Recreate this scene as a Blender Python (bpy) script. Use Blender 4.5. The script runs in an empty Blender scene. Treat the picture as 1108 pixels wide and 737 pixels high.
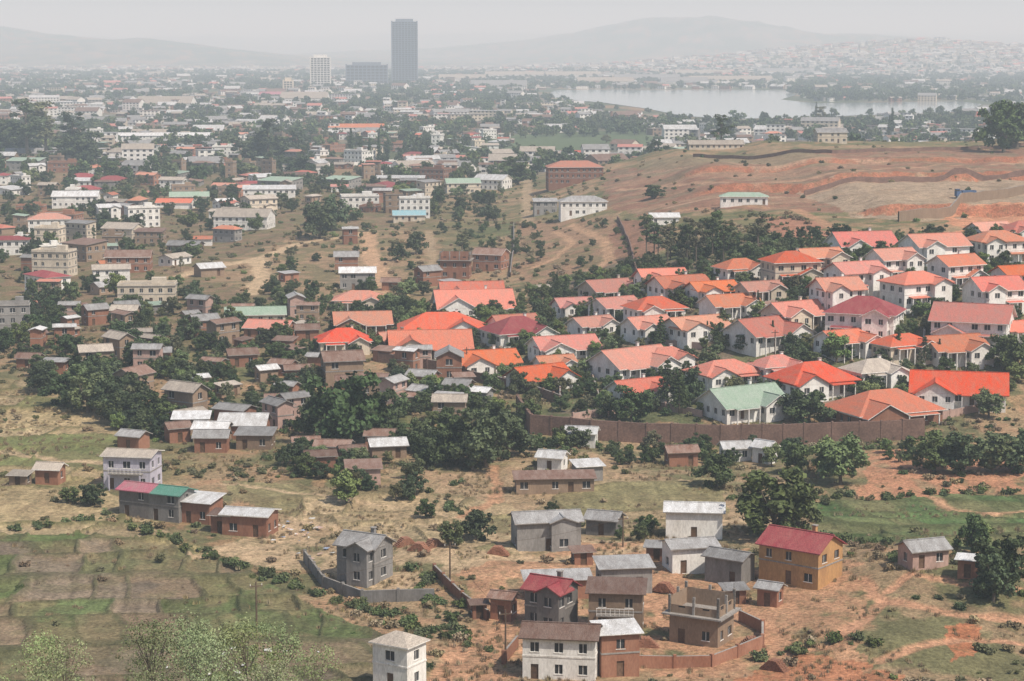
import bpy, math, random
import numpy as np
from mathutils import Vector, Matrix
random.seed(7); rng=np.random.default_rng(7)
F=2222.0; CX=554.0; CY=368.5; HOR=52.0; CAMZ=80.0
PITCH=math.atan((CY-HOR)/F)
scene=bpy.context.scene
# ---------------------------------------------------------------- noise
def _hash(ix,iy,s):
    h=(ix*374761393+iy*668265263+s*974634777)&0xffffffff
    h=((h^(h>>13))*1274126177)&0xffffffff
    h=h^(h>>16)
    return (h&0xffff)/65535.0
def vnoise(x,y,s=0):
    x=np.asarray(x,float);y=np.asarray(y,float)
    ix=np.floor(x).astype(np.int64);iy=np.floor(y).astype(np.int64)
    fx=x-ix;fy=y-iy;fx=fx*fx*(3-2*fx);fy=fy*fy*(3-2*fy)
    a=_hash(ix,iy,s);b=_hash(ix+1,iy,s);c=_hash(ix,iy+1,s);d=_hash(ix+1,iy+1,s)
    return (a*(1-fx)+b*fx)*(1-fy)+(c*(1-fx)+d*fx)*fy
def fbm(x,y,s=0,o=4):
    r=0;a=0.5;t=0
    for i in range(o):
        r=r+a*vnoise(x*(2**i),y*(2**i),s+i);t+=a;a*=0.5
    return r/t
def S(t):
    t=np.clip(t,0,1);return t*t*(3-2*t)
def G(x,y,cx,cy,sx,sy): return np.exp(-((x-cx)/sx)**2-((y-cy)/sy)**2)
def hgt(x,y):
    x=np.asarray(x,float);y=np.asarray(y,float)
    near=0.30*12*np.logaddexp(0,(235-y)/12.0)
    rampL=S((x+170)/90)
    hill=S((y-420)/135)*(4+19*S((x+15)/105))*rampL+1.0*S((y-600)/330)*S((x+80)/120)
    # excavated benches on the bare hill behind the estate
    bx=S((x-60)/30)
    wv=(fbm(x/40,y/400,15)-.5)*22
    hill=hill+4.0*S((y-(728-.15*x+wv))/3)*S((x-110)/25)+3.4*S((y-(800+.1*x+wv))/3)*bx+2.4*S((y-(885+wv))/3)*bx-1.6*S((y-(905+wv))/25)*bx
    gull=1-abs(2*fbm(x/22,y/40,17)-1)
    hill=hill-.8*gull**3*S((x-30)/30)*S((y-640)/40)
    hill=hill*(1-S((y-1060)/350))
    rel=(fbm(x/45,y/45,3)-0.5)*3.2*S((x+75)/60)*S((y-235)/40)*(1-S((y-1200)/200))
    rel=rel+(fbm(x/60,y/60,9)-0.5)*6*(1-S((x+60)/60))*S((y-620)/100)*(1-S((y-1100)/200))
    rel=rel+3.5*G(x,y,66,300,16,22)+2.0*G(x,y,48,268,10,12)
    rel=rel+1.6*(fbm(x/9,y/11,19)-.5)*S((x-45)/15)*S((y-240)/10)*(1-S((y-330)/20))
    f=S((y-5200)/2500)
    far=95*G(x,y,1500,7600,900,1000)*f
    far=far+190*G(x,y,1150,12500,850,1300)+100*G(x,y,2300,12800,1300,1500)+90*G(x,y,-100,13500,1500,1500)
    far=far+165*G(x,y,-3100,11500,1000,1300)+100*G(x,y,-2000,10500,900,1200)+110*G(x,y,4500,14000,1500,1500)
    far=far+(150+90*fbm(x/2600,y/5000,21))*S((y-16500)/4000)
    far=far*(0.68+0.64*fbm(x/600,y/900,30,5))
    return near+hill+rel+far*S((y-5200)/1500)
_t=60*np.exp(np.arange(0,1500)*0.004)
def survey(px,py):
    """ground position on the terrain seen along a given bearing and depression"""
    u=(px-CX)/F; v=-(py-CY)/F
    d=np.array([u,math.cos(PITCH)+v*math.sin(PITCH),-math.sin(PITCH)+v*math.cos(PITCH)])
    P=d[None,:]*_t[:,None]; z=CAMZ+P[:,2]-hgt(P[:,0],P[:,1])
    k=np.argmax(z<0)
    if k==0: k=len(_t)-1
    a=z[k-1]/(z[k-1]-z[k]+1e-9); tt=_t[k-1]+(_t[k]-_t[k-1])*a
    return float(d[0]*tt),float(d[1]*tt)
def mpp(y,px): return px*y/F
# ---------------------------------------------------------------- materials
MATS={}
def pmat(name,c1,c2=None,scale=0.4,rough=0.85,bump=0.0,rand=0.25,fine=0.25,stretch=(1,1,1),metal=0,huer=0.0,world=False,lo=.36,hi=.66):
    if name in MATS: return MATS[name]
    m=bpy.data.materials.new(name);m.use_nodes=True;nt=m.node_tree;N=nt.nodes;L=nt.links
    b=N['Principled BSDF'];b.inputs['Roughness'].default_value=rough;b.inputs['Metallic'].default_value=metal
    b.inputs['Specular IOR Level'].default_value=0.2
    c2=c2 or tuple(v*0.7 for v in c1)
    tc=N.new('ShaderNodeTexCoord');mp=N.new('ShaderNodeMapping');mp.inputs['Scale'].default_value=stretch
    if world:
        g=N.new('ShaderNodeNewGeometry');L.new(g.outputs['Position'],mp.inputs['Vector'])
    else: L.new(tc.outputs['Object'],mp.inputs['Vector'])
    oi=N.new('ShaderNodeObjectInfo')
    n1=N.new('ShaderNodeTexNoise');n1.noise_dimensions='4D';n1.inputs['Scale'].default_value=scale;n1.inputs['Detail'].default_value=5;n1.inputs['Roughness'].default_value=0.65
    mw=N.new('ShaderNodeMath');mw.operation='MULTIPLY';mw.inputs[1].default_value=37.0
    L.new(oi.outputs['Random'],mw.inputs[0]);L.new(mw.outputs[0],n1.inputs['W'])
    L.new(mp.outputs[0],n1.inputs['Vector'])
    r=N.new('ShaderNodeValToRGB');r.color_ramp.elements[0].position=lo;r.color_ramp.elements[1].position=hi
    r.color_ramp.elements[0].color=(*c1,1);r.color_ramp.elements[1].color=(*c2,1)
    L.new(n1.outputs['Fac'],r.inputs[0])
    n2=N.new('ShaderNodeTexNoise');n2.inputs['Scale'].default_value=scale*9;n2.inputs['Detail'].default_value=3
    L.new(mp.outputs[0],n2.inputs['Vector'])
    mr=N.new('ShaderNodeMapRange');mr.inputs[1].default_value=0.3;mr.inputs[2].default_value=0.7;mr.inputs[3].default_value=1-fine;mr.inputs[4].default_value=1+fine
    L.new(n2.outputs['Fac'],mr.inputs[0])
    mo=N.new('ShaderNodeMapRange');mo.inputs[3].default_value=1-rand;mo.inputs[4].default_value=1+rand
    L.new(oi.outputs['Random'],mo.inputs[0])
    mm=N.new('ShaderNodeMath');mm.operation='MULTIPLY';L.new(mr.outputs[0],mm.inputs[0]);L.new(mo.outputs[0],mm.inputs[1])
    hs=N.new('ShaderNodeHueSaturation');L.new(r.outputs[0],hs.inputs['Color']);L.new(mm.outputs[0],hs.inputs['Value'])
    if huer:
        mh=N.new('ShaderNodeMapRange');mh.inputs[3].default_value=0.5-huer;mh.inputs[4].default_value=0.5+huer
        fr=N.new('ShaderNodeMath');fr.operation='FRACT';L.new(mw.outputs[0],fr.inputs[0]);L.new(fr.outputs[0],mh.inputs[0]);L.new(mh.outputs[0],hs.inputs['Hue'])
        ms=N.new('ShaderNodeMapRange');ms.inputs[3].default_value=0.8;ms.inputs[4].default_value=1.1;f2=N.new('ShaderNodeMath');f2.operation='MULTIPLY';f2.inputs[1].default_value=11.3;f3=N.new('ShaderNodeMath');f3.operation='FRACT'
        L.new(mw.outputs[0],f2.inputs[0]);L.new(f2.outputs[0],f3.inputs[0]);L.new(f3.outputs[0],ms.inputs[0]);L.new(ms.outputs[0],hs.inputs['Saturation'])
    L.new(hs.outputs[0],b.inputs['Base Color'])
    if bump:
        bp=N.new('ShaderNodeBump');bp.inputs['Strength'].default_value=bump;bp.inputs['Distance'].default_value=0.15
        L.new(n2.outputs['Fac'],bp.inputs['Height']);L.new(bp.outputs[0],b.inputs['Normal'])
    MATS[name]=m;return m
def roofm(n,c1,c2,**k): pmat(n,c1,c2,scale=0.55,rough=0.7,fine=0.28,bump=0.45,stretch=(1.8,0.55,1),**k)
roofm('roof_orange',(.55,.12,.06),(.44,.155,.10),rand=.18,huer=.010)
roofm('roof_salmon',(.51,.165,.105),(.40,.195,.145),rand=.18,huer=.012)
roofm('roof_crimson',(.25,.045,.055),(.29,.09,.085),rand=.15)
roofm('roof_rust',(.17,.095,.07),(.25,.18,.15),rand=.35)
roofm('roof_grey',(.34,.34,.34),(.21,.20,.195),rand=.3)
roofm('roof_white',(.60,.61,.62),(.38,.37,.36),rand=.25)
roofm('roof_green',(.24,.33,.25),(.31,.37,.31),rand=.12)
roofm('roof_teal',(.08,.24,.18),(.14,.27,.22),rand=.1)
roofm('roof_pink',(.42,.12,.17),(.36,.19,.20),rand=.1)
roofm('roof_turq',(.22,.42,.48),(.32,.44,.47),rand=.1)
roofm('roof_beige',(.43,.38,.32),(.30,.26,.225),rand=.25)
def wallm(n,c1,c2=None,**k): pmat(n,c1,c2,scale=0.5,rough=0.92,fine=0.14,stretch=(1,1,.4),**k)
wallm('wall_white',(.82,.81,.78),(.62,.60,.56),rand=.08)
wallm('wall_cream',(.66,.58,.47),(.50,.43,.34),rand=.15)
wallm('wall_ochre',(.46,.27,.12),(.35,.20,.10),rand=.1)
wallm('wall_grey',(.29,.28,.27),(.19,.18,.17),rand=.2)
wallm('wall_darkgrey',(.14,.135,.13),(.19,.17,.16),rand=.15)
wallm('wall_brick',(.25,.115,.072),(.32,.17,.115),rand=.25)
wallm('wall_tan',(.31,.225,.16),(.24,.17,.12),rand=.25)
wallm('wall_lavender',(.54,.52,.60),(.40,.38,.44),rand=.05)
wallm('wall_pink',(.50,.34,.29),(.38,.26,.22),rand=.1)
pmat('retaining_brick',(.15,.095,.075),(.23,.145,.115),scale=.3,rand=.05,world=True)
pmat('glass_dark',(.035,.04,.045),(.06,.06,.065),scale=.5,rough=.15,rand=.3)
pmat('trim_white',(.78,.76,.73),(.6,.58,.54),rand=.1)
pmat('trim_dark',(.10,.07,.05),(.14,.10,.07),rand=.2)
pmat('concrete',(.33,.31,.29),(.22,.20,.18),rand=.15)
pmat('door_wood',(.10,.06,.035),(.16,.10,.07),rand=.4)
pmat('bark',(.11,.085,.065),(.17,.14,.11),scale=2)
for n,c,g in (('leaf_dark',(.037,.054,.022),2.3),('leaf_mid',(.060,.080,.030),2.1),('leaf_light',(.105,.14,.05),1.7),('leaf_olive',(.10,.10,.048),1.7),('leaf_dry',(.22,.17,.10),1.4),('leaf_pale',(.20,.24,.11),1.4),('leaf_pale2',(.16,.20,.08),1.4)):
    pmat(n,c,tuple(v*g for v in c),scale=.6,rough=.7,rand=.3,fine=.35,huer=.022,lo=.4,hi=.62)
# ---------------------------------------------------------------- mesh builder
class MB:
    def __init__(s): s.v=[];s.f=[];s.m=[];s.sl=[]
    def mi(s,n):
        if n not in s.sl: s.sl.append(n)
        return s.sl.index(n)
    def poly(s,pts,mat):
        b=len(s.v);s.v.extend([tuple(p) for p in pts]);s.f.append(tuple(range(b,b+len(pts))));s.m.append(s.mi(mat))
    def box(s,cx,cy,cz,sx,sy,sz,mat,rot=0):
        c,si=math.cos(rot),math.sin(rot);P=[]
        for dz in (-.5,.5):
            for dx,dy in ((-.5,-.5),(.5,-.5),(.5,.5),(-.5,.5)):
                X=dx*sx;Y=dy*sy;P.append((cx+X*c-Y*si,cy+X*si+Y*c,cz+dz*sz))
        for q in ((3,2,1,0),(4,5,6,7),(0,1,5,4),(1,2,6,5),(2,3,7,6),(3,0,4,7)): s.poly([P[i] for i in q],mat)
    def slab(s,pts,th,mat,edge):
        B=[(p[0],p[1],p[2]-th) for p in pts]
        s.poly(pts,mat);s.poly(B[::-1],edge);n=len(pts)
        for i in range(n):
            j=(i+1)%n;s.poly([B[i],B[j],pts[j],pts[i]],edge)
    def tube(s,p0,p1,r0,r1,mat,n=6):
        p0=Vector(p0);p1=Vector(p1);d=(p1-p0).normalized()
        a=d.orthogonal().normalized();b=d.cross(a)
        A=[p0+(a*math.cos(t)+b*math.sin(t))*r0 for t in [2*math.pi*i/n for i in range(n)]]
        B=[p1+(a*math.cos(t)+b*math.sin(t))*r1 for t in [2*math.pi*i/n for i in range(n)]]
        for i in range(n):
            j=(i+1)%n;s.poly([A[i],A[j],B[j],B[i]],mat)
        s.poly(B,mat)
    def wall(s,p0,p1,z0,z1,ops,mat,glass='glass_dark',dep=.16):
        dx=p1[0]-p0[0];dy=p1[1]-p0[1];Ln=math.hypot(dx,dy);ux,uy=dx/Ln,dy/Ln;nx,ny=uy,-ux
        def P(u,z,o=0): return (p0[0]+ux*u+nx*o,p0[1]+uy*u+ny*o,z)
        us=sorted(set([0,Ln]+[o[0] for o in ops]+[o[1] for o in ops]));zs=sorted(set([z0,z1]+[o[2] for o in ops]+[o[3] for o in ops]))
        for a,b in zip(us[:-1],us[1:]):
            for c,d in zip(zs[:-1],zs[1:]):
                mu=(a+b)/2;mz=(c+d)/2
                if any(o[0]<mu<o[1] and o[2]<mz<o[3] for o in ops): continue
                s.poly([P(a,c),P(b,c),P(b,d),P(a,d)],mat)
        for a,b,c,d,k in ops:
            g=glass if k!='door' else 'door_wood'
            s.poly([P(a,c,-dep),P(b,c,-dep),P(b,d,-dep),P(a,d,-dep)],g)
            for q in ([P(a,c),P(a,c,-dep),P(a,d,-dep),P(a,d)],[P(b,c,-dep),P(b,c),P(b,d),P(b,d,-dep)],[P(a,d,-dep),P(b,d,-dep),P(b,d),P(a,d)],[P(a,c),P(b,c),P(b,c,-dep),P(a,c,-dep)]): s.poly(q,mat)
            if k=='win':
                m=(a+b)/2;s.poly([P(m-.04,c,-dep+.04),P(m+.04,c,-dep+.04),P(m+.04,d,-dep+.04),P(m-.04,d,-dep+.04)],'trim_white')
                e=.05
                s.poly([P(a-.1,c-.1,e),P(b+.1,c-.1,e),P(b+.1,c,e),P(a-.1,c,e)],'trim_white');s.poly([P(a-.1,c,e),P(b+.1,c,e),P(b+.1,c,0.002),P(a-.1,c,0.002)],'trim_white')
    def mesh(s,name):
        me=bpy.data.meshes.new(name);me.from_pydata(s.v,[],s.f)
        for n in s.sl: me.materials.append(MATS[n])
        me.polygons.foreach_set('material_index',s.m);me.update();return me
def openings(L,st,sh,zf,door=False,dens=1.0,R=random):
    n=max(1,int(L/2.7));o=[]
    pitch=L/n
    dk=R.randrange(n) if door else -1
    for k in range(st):
        for i in range(n):
            c=(i+.5)*pitch;z=zf+k*sh
            if k==0 and i==dk: o.append((c-.5,c+.5,z+.02,z+2.1,'door'));continue
            if R.random()>dens: continue
            hw=R.choice((.5,.55,.7)) if pitch>1.7 else pitch*.3
            o.append((c-hw,c+hw,z+.9,z+2.15,'win'))
    return o
def block(mb,x0,x1,y0,y1,zb,st,sh,mat,dens=.85,door=True,zf=0):
    zt=zf+st*sh
    c=[(x0,y0),(x1,y0),(x1,y1),(x0,y1)]
    for i in range(4):
        p,q=c[i],c[(i+1)%4];L=math.hypot(p[0]-q[0],p[1]-q[1])
        mb.wall(p,q,zb,zt,openings(L,st,sh,zf,door and i==0,dens),mat)
    return zt
def gable(mb,cx,x0,x1,cy,wd,zt,tp,oh,mat,rf,edge,axis='x',th=.16):
    rz=zt+wd*tp; ez=zt-oh*tp
    def T(a,b,z): return (a,b,z) if axis=='x' else (b,a,z)
    a0,a1=x0-oh,x1+oh
    for sgn in (-1,1):
        pts=[T(a0,cy+sgn*(wd+oh),ez+th),T(a1,cy+sgn*(wd+oh),ez+th),T(a1,cy,rz+th),T(a0,cy,rz+th)]
        if (sgn==1)==(axis=='x'): pts=pts[::-1]
        mb.slab(pts,th,rf,edge)
    for a in (x0,x1): mb.poly([T(a,cy-wd,zt),T(a,cy+wd,zt),T(a,cy,rz)],mat)
    m=T((a0+a1)/2,cy,rz+th+.03)
    if axis=='x': mb.box(*m,a1-a0,.3,.1,rf)
    else: mb.box(*m,.3,a1-a0,.1,rf)
def hip(mb,x0,x1,y0,y1,zt,tp,oh,rf,edge):
    X0,X1,Y0,Y1=x0-oh,x1+oh,y0-oh,y1+oh;w=X1-X0;d=Y1-Y0;z0=zt+.02;z1=z0+.16
    if w>=d: r0=(X0+d/2,(Y0+Y1)/2);r1=(X1-d/2,(Y0+Y1)/2);rz=z1+d/2*tp
    else: r0=((X0+X1)/2,Y0+w/2);r1=((X0+X1)/2,Y1-w/2);rz=z1+w/2*tp
    A,B,C,D=[(X0,Y0,z1),(X1,Y0,z1),(X1,Y1,z1),(X0,Y1,z1)];R0=(*r0,rz);R1=(*r1,rz)
    if w>=d: fs=[[A,B,R1,R0],[B,C,R1],[C,D,R0,R1],[D,A,R0]]
    else: fs=[[A,B,R0],[B,C,R1,R0],[C,D,R1],[D,A,R0,R1]]
    for f in fs: mb.poly(f,rf)
    lo=[(p[0],p[1],z0) for p in (A,B,C,D)];hi=[A,B,C,D]
    for i in range(4): mb.poly([lo[i],lo[(i+1)%4],hi[(i+1)%4],hi[i]],edge)
    mb.poly(lo[::-1],edge)
def house_mesh(name,w,d,st=1,roof='gable',wall='wall_white',rf='roof_orange',sh=2.8,pitch=24,oh=.5,edge='trim_white',wing=None,porch=False,chim=False,balc=False,dens=.85,wall2=None,zb=-3.0):
    mb=MB();tp=math.tan(math.radians(pitch));x0,x1,y0,y1=-w/2,w/2,-d/2,d/2
    zt=block(mb,x0,x1,y0,y1,zb,st,sh,wall,dens)
    if st>1:
        for k in range(1,st):
            z=k*sh
            for (cx,cy,sx,sy) in ((0,y0-.03,w+.12,.06),(0,y1+.03,w+.12,.06),(x0-.03,0,.06,d),(x1+.03,0,.06,d)): mb.box(cx,cy,z+.35,sx,sy,.22,'concrete' if wall!='wall_white' else 'trim_white')
    if roof=='gable': gable(mb,0,x0,x1,0,d/2,zt,tp,oh,wall,rf,edge)
    elif roof=='gabley': gable(mb,0,y0,y1,0,w/2,zt,tp,oh,wall,rf,edge,axis='y')
    elif roof=='hip': hip(mb,x0,x1,y0,y1,zt,tp,oh,rf,edge)
    elif roof=='shed':
        t2=tp*.35;mb.slab([(x0-oh,y0-oh,zt+.15),(x1+oh,y0-oh,zt+.15),(x1+oh,y1+oh,zt+.15+d*t2),(x0-oh,y1+oh,zt+.15+d*t2)],.1,rf,edge)
        mb.poly([(x0,y1,zt),(x1,y1,zt),(x1,y1,zt+d*t2),(x0,y1,zt+d*t2)],wall)
        for a in (x0,x1): mb.poly([(a,y0,zt),(a,y1,zt),(a,y1,zt+d*t2)],wall)
    elif roof=='flat':
        mb.box(0,0,zt+.1,w+.5,d+.5,.2,'concrete')
        for (cx,cy,sx,sy) in ((0,y0+.1,w,.2),(0,y1-.1,w,.2),(x0+.1,0,.2,d-.42),(x1-.1,0,.2,d-.42)): mb.box(cx,cy,zt+.55,sx,sy,.7,wall)
        mb.box(w*.2,d*.1,zt+1.2,w*.25,d*.3,2,wall)
    if wing:
        wx,ww,pj=wing; a0,a1=wx-ww/2,wx+ww/2;ws=st if st==1 else random.choice((st,1))
        zw=block(mb,a0,a1,y0-pj,y0+.6,zb+.01,ws,sh,wall2 or wall,dens,False)
        rzlim=0 if ws==st else y0+.3
        gable(mb,0,y0-pj,rzlim,wx,ww/2,zw+.03,tp,oh*.8,wall2 or wall,rf,edge,axis='y')
    if porch:
        pw=w*.38;pc=-w*.22 if not wing or wing[0]>0 else w*.22;pd=1.8
        mb.slab([(pc-pw/2,y0-pd,2.45),(pc+pw/2,y0-pd,2.45),(pc+pw/2,y0-.01,2.72),(pc-pw/2,y0-.01,2.72)],.14,rf,edge)
        for i in range(3): mb.box(pc-pw/2+.15+i*(pw-.3)/2,y0-pd+.2,-.3,.22,.22,5.2,'trim_white')
    if balc and st>1:
        mb.box(0,y0-.7,sh+.0,w*.7,1.4,.16,'concrete')
        for i in range(9): mb.box(-w*.34+i*w*.085,y0-1.35,sh+.55,.07,.07,.95,'trim_white')
        mb.box(0,y0-1.35,sh+1.06,w*.7,.1,.08,'trim_white')
        for sx in (-1,1): mb.box(sx*w*.33,y0-1.3,sh/2-1.2,.22,.22,sh+2.2,wall)
    if chim:
        cz=zt+tp*d*.5;mb.box(w*.18,d*.12,cz-.2,.6,.6,2.2,wall);mb.box(w*.18,d*.12,cz+.95,.8,.8,.15,'concrete')
    return mb.mesh(name)
OCC=[]
def put(name,me,x,y,rot=0,sc=1,z=None,r=0,par=None):
    ob=bpy.data.objects.new(name,me);scene.collection.objects.link(ob)
    ob.location=(x,y,float(hgt(x,y)) if z is None else z);ob.rotation_euler=(0,0,math.radians(rot))
    ob.scale=(sc,sc,sc) if not isinstance(sc,tuple) else sc
    if r: OCC.append((x,y,r))
    return ob
def free(x,y,r):
    for a,b,c in OCC:
        if abs(a-x)<r+c and abs(b-y)<r+c and (a-x)**2+(b-y)**2<(r+c)**2: return False
    return True
def H(name,px,py,wpx,rot=0,ratio=.75,front=True,**k):
    x,y=survey(px,py);P=mpp(y,wpx);t=math.radians(abs(rot) if abs(rot)<=90 else 180-abs(rot))
    w=P/(math.cos(t)+ratio*math.sin(t));d=w*ratio
    if front: y+=(w*math.sin(t)+d*math.cos(t))*.5
    me=house_mesh(name,w,d,**k);return put(name,me,x,y,rot,r=max(w,d)*.55)
# ---------------------------------------------------------------- world, sun, camera
sun_dir=Vector((.50,-.42,0)).normalized()*math.cos(math.radians(54))+Vector((0,0,math.sin(math.radians(54))))
w=bpy.data.worlds.new('World');scene.world=w;w.use_nodes=True;nt=w.node_tree
bg=nt.nodes['Background'];sk=nt.nodes.new('ShaderNodeTexSky');sk.sky_type='NISHITA';sk.sun_disc=False
sk.sun_elevation=math.radians(54);sk.sun_rotation=math.atan2(sun_dir.x,sun_dir.y);sk.dust_density=2;sk.air_density=1.0
nt.links.new(sk.outputs[0],bg.inputs[0]);bg.inputs[1].default_value=.115
sl=bpy.data.lights.new('sun','SUN');sl.energy=4.7;sl.angle=math.radians(.6);sl.color=(1,.92,.80)
so=bpy.data.objects.new('sun',sl);scene.collection.objects.link(so);so.rotation_euler=sun_dir.to_track_quat('Z','Y').to_euler();so.location=(0,0,300)
cd=bpy.data.cameras.new('camera');cam=bpy.data.objects.new('camera',cd);scene.collection.objects.link(cam);scene.camera=cam
cam.location=(0,0,CAMZ);cam.rotation_euler=(math.pi/2-PITCH,0,0);cd.sensor_width=36;cd.lens=36*F/1108;cd.clip_start=.5;cd.clip_end=80000
scene.view_settings.view_transform='Standard';scene.view_settings.look='None';scene.view_settings.exposure=0
# haze: a real layer of dusty air over the whole valley (emission stands for multiply scattered daylight)
hm=bpy.data.materials.new('haze');hm.use_nodes=True;hn=hm.node_tree;hn.nodes.clear()
SIG=1/5200
o=hn.nodes.new('ShaderNodeOutputMaterial');vs=hn.nodes.new('ShaderNodeVolumeScatter');vs.inputs['Color'].default_value=(.79,.91,1,1)
vs.inputs['Density'].default_value=SIG;vs.inputs['Anisotropy'].default_value=0.0
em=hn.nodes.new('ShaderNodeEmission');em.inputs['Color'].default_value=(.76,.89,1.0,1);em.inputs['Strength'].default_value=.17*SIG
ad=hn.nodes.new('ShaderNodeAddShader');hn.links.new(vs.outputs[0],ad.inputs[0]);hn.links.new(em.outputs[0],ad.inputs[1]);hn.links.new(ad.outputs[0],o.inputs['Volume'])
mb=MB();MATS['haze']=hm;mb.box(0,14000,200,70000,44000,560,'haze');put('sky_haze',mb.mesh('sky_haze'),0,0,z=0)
# ---------------------------------------------------------------- ground sheet
def PW(pts): return np.array([survey(*p) for p in pts])
def inside(x,y,poly):
    r=np.zeros(x.shape,bool);n=len(poly);j=n-1
    for i in range(n):
        xi,yi=poly[i];xj,yj=poly[j]
        c=((yi>y)!=(yj>y))&(x<(xj-xi)*(y-yi)/(yj-yi+1e-12)+xi);r^=c;j=i
    return r
def dist(x,y,line):
    d=np.full(x.shape,1e9)
    for (ax,ay),(bx,by) in zip(line[:-1],line[1:]):
        vx,vy=bx-ax,by-ay;t=np.clip(((x-ax)*vx+(y-ay)*vy)/(vx*vx+vy*vy+1e-9),0,1);d=np.minimum(d,np.hypot(x-ax-t*vx,y-ay-t*vy))
    return d
rows=np.concatenate([np.linspace(-300,225,50),230*np.exp(np.arange(0,700)*.00248),1310*np.exp(np.arange(0,290)*.012)])
tm=math.tan(math.radians(15.6));cols=np.concatenate([np.linspace(-2.6,-tm-.03,14),np.linspace(-tm,tm,800),np.linspace(tm+.03,2.6,14)])
wy=np.where(rows>230,np.hypot(rows,100*np.exp(-(rows-230)/200)),np.sqrt(rows**2+100**2))
X=cols[None,:]*wy[:,None];Y=np.repeat(rows[:,None],len(cols),1)
Z=hgt(X,Y)
slope=(np.abs(np.gradient(Z,axis=0)/(np.gradient(Y,axis=0)+1e-9))).ravel()
xs=X.ravel();ys=Y.ravel();zs=Z.ravel().copy()
col=np.zeros((len(xs),3))
nA=fbm(xs/18,ys/18,1,5);nB=fbm(xs/4,ys/5,2,4);nC=fbm(xs/70,ys/90,5,4);nD=fbm(xs/8,ys/10,8,4)
def mix(a,b,t): t=np.asarray(t)[...,None];return a*(1-t)+b*t
c=np.array
DRY=c([.28,.20,.12]);OL=c([.135,.128,.065]);GR=c([.085,.115,.042]);DIRT=c([.38,.215,.13]);RED=c([.29,.135,.08]);BR=c([.19,.125,.082]);TAN=c([.41,.30,.19])
col[:]=mix(DRY,OL,S((nA-.44)/.14));col[:]=mix(col,DIRT,S((nB-.5)/.15)*.5)
col[:]=mix(col,GR,S((nC-.54)/.1)*.55*S((nD-.4)/.1))
wx=(fbm(xs/9,ys/9,11)-.5)*9;wy2=(fbm(xs/9,ys/9,12)-.5)*14
def zone(pts,colr,amt=1.,noise=.0,warp=1):
    m=inside(xs+wx*warp,ys+wy2*warp,PW(pts)).astype(float)*amt
    if noise: m=m*S((nB-.5+noise)/.2)
    col[:]=mix(col,colr,m)
farm=S((ys-1150)/250)
fc=mix(c([.18,.16,.12]),c([.085,.10,.055]),S((fbm(xs/120,ys/200,40)-.42)/.15));fc=mix(fc,DIRT,S((fbm(xs/60,ys/90,41)-.6)/.1)*.6)
col[:]=mix(col,fc,farm)
lt=(1-S((xs+60)/60))*S((ys-480)/100)*(1-S((ys-1200)/200));col[:]=mix(col,mix(BR*1.05,OL*.9,S((nB-.4)/.2)),lt*.8)
zone([(190,300),(300,262),(400,245),(470,250),(480,300),(430,335),(300,320)],mix(c([.29,.195,.12]),OL,S((nD-.48)/.12)*.7),.9)
zone([(560,238),(660,236),(720,250),(705,300),(560,305)],mix(c([.29,.18,.115]),OL*1.1,S((nD-.5)/.12)*.6),.95)
hillc=mix(c([.245,.13,.088]),c([.19,.155,.10]),S((nD-.47)/.15)*.65);hillc=mix(hillc,c([.33,.205,.135]),S((fbm(xs/60,ys/14,71)-.52)/.08)*.6)
zone([(655,184),(760,172),(1120,160),(1120,205),(900,232),(700,236),(655,225)],hillc,.97)
zone([(860,206),(1120,192),(1120,226),(1000,240),(930,236)],mix(c([.34,.255,.18]),hillc,S((nD-.54)/.15)*.6),.95)
zone([(690,176),(900,168),(900,180),(700,192)],c([.23,.185,.115]),.7)
zone([(1020,232),(1120,218),(1120,252),(1040,254)],c([.50,.24,.14]),1,.35)
zone([(820,235),(880,238),(900,262),(840,268)],c([.33,.155,.105]),.9)
zone([(660,240),(720,238),(700,300),(672,290)],c([.25,.13,.09]),.8)
zone([(455,150),(700,140),(715,160),(640,174),(470,172)],c([.09,.125,.06]),1)
zone([(420,470),(860,490),(880,600),(640,600),(420,590)],TAN*.85,.5,.15)
zone([(300,560),(440,570),(720,590),(720,610),(440,640),(250,600),(230,590)],TAN*.98,.85,.25)
zone([(520,600),(720,585),(940,600),(940,737),(480,737),(500,680)],c([.38,.215,.13]),.88,.22)
zone([(930,600),(1120,620),(1120,750),(930,750)],mix(DRY*.9,OL,S((nD-.42)/.12)),.9)
zone([(1010,690),(1060,680),(1080,700),(1050,712),(1015,708)],c([.37,.145,.075]),.9)
zone([(790,735),(880,715),(960,725),(960,745),(780,745)],c([.35,.155,.085]),.9)
zone([(930,486),(1120,490),(1120,532),(1010,540),(935,545)],c([.41,.205,.125]),.9,.25)
zone([(600,462),(1000,450),(1120,300),(1120,250),(900,260),(600,300)],mix(c([.16,.13,.095]),GR*.85,S((nD-.43)/.1)*.8),.88)
st_=S((slope-.28)/.22)*S((ys-600)/20)*(1-S((ys-1150)/50));col[:]=mix(col,c([.32,.125,.072]),st_*.9)
st2=S((slope-.35)/.3)*S((ys-300)/20)*(1-S((ys-600)/20));col[:]=mix(col,c([.29,.15,.095]),st2*.6)
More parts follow.
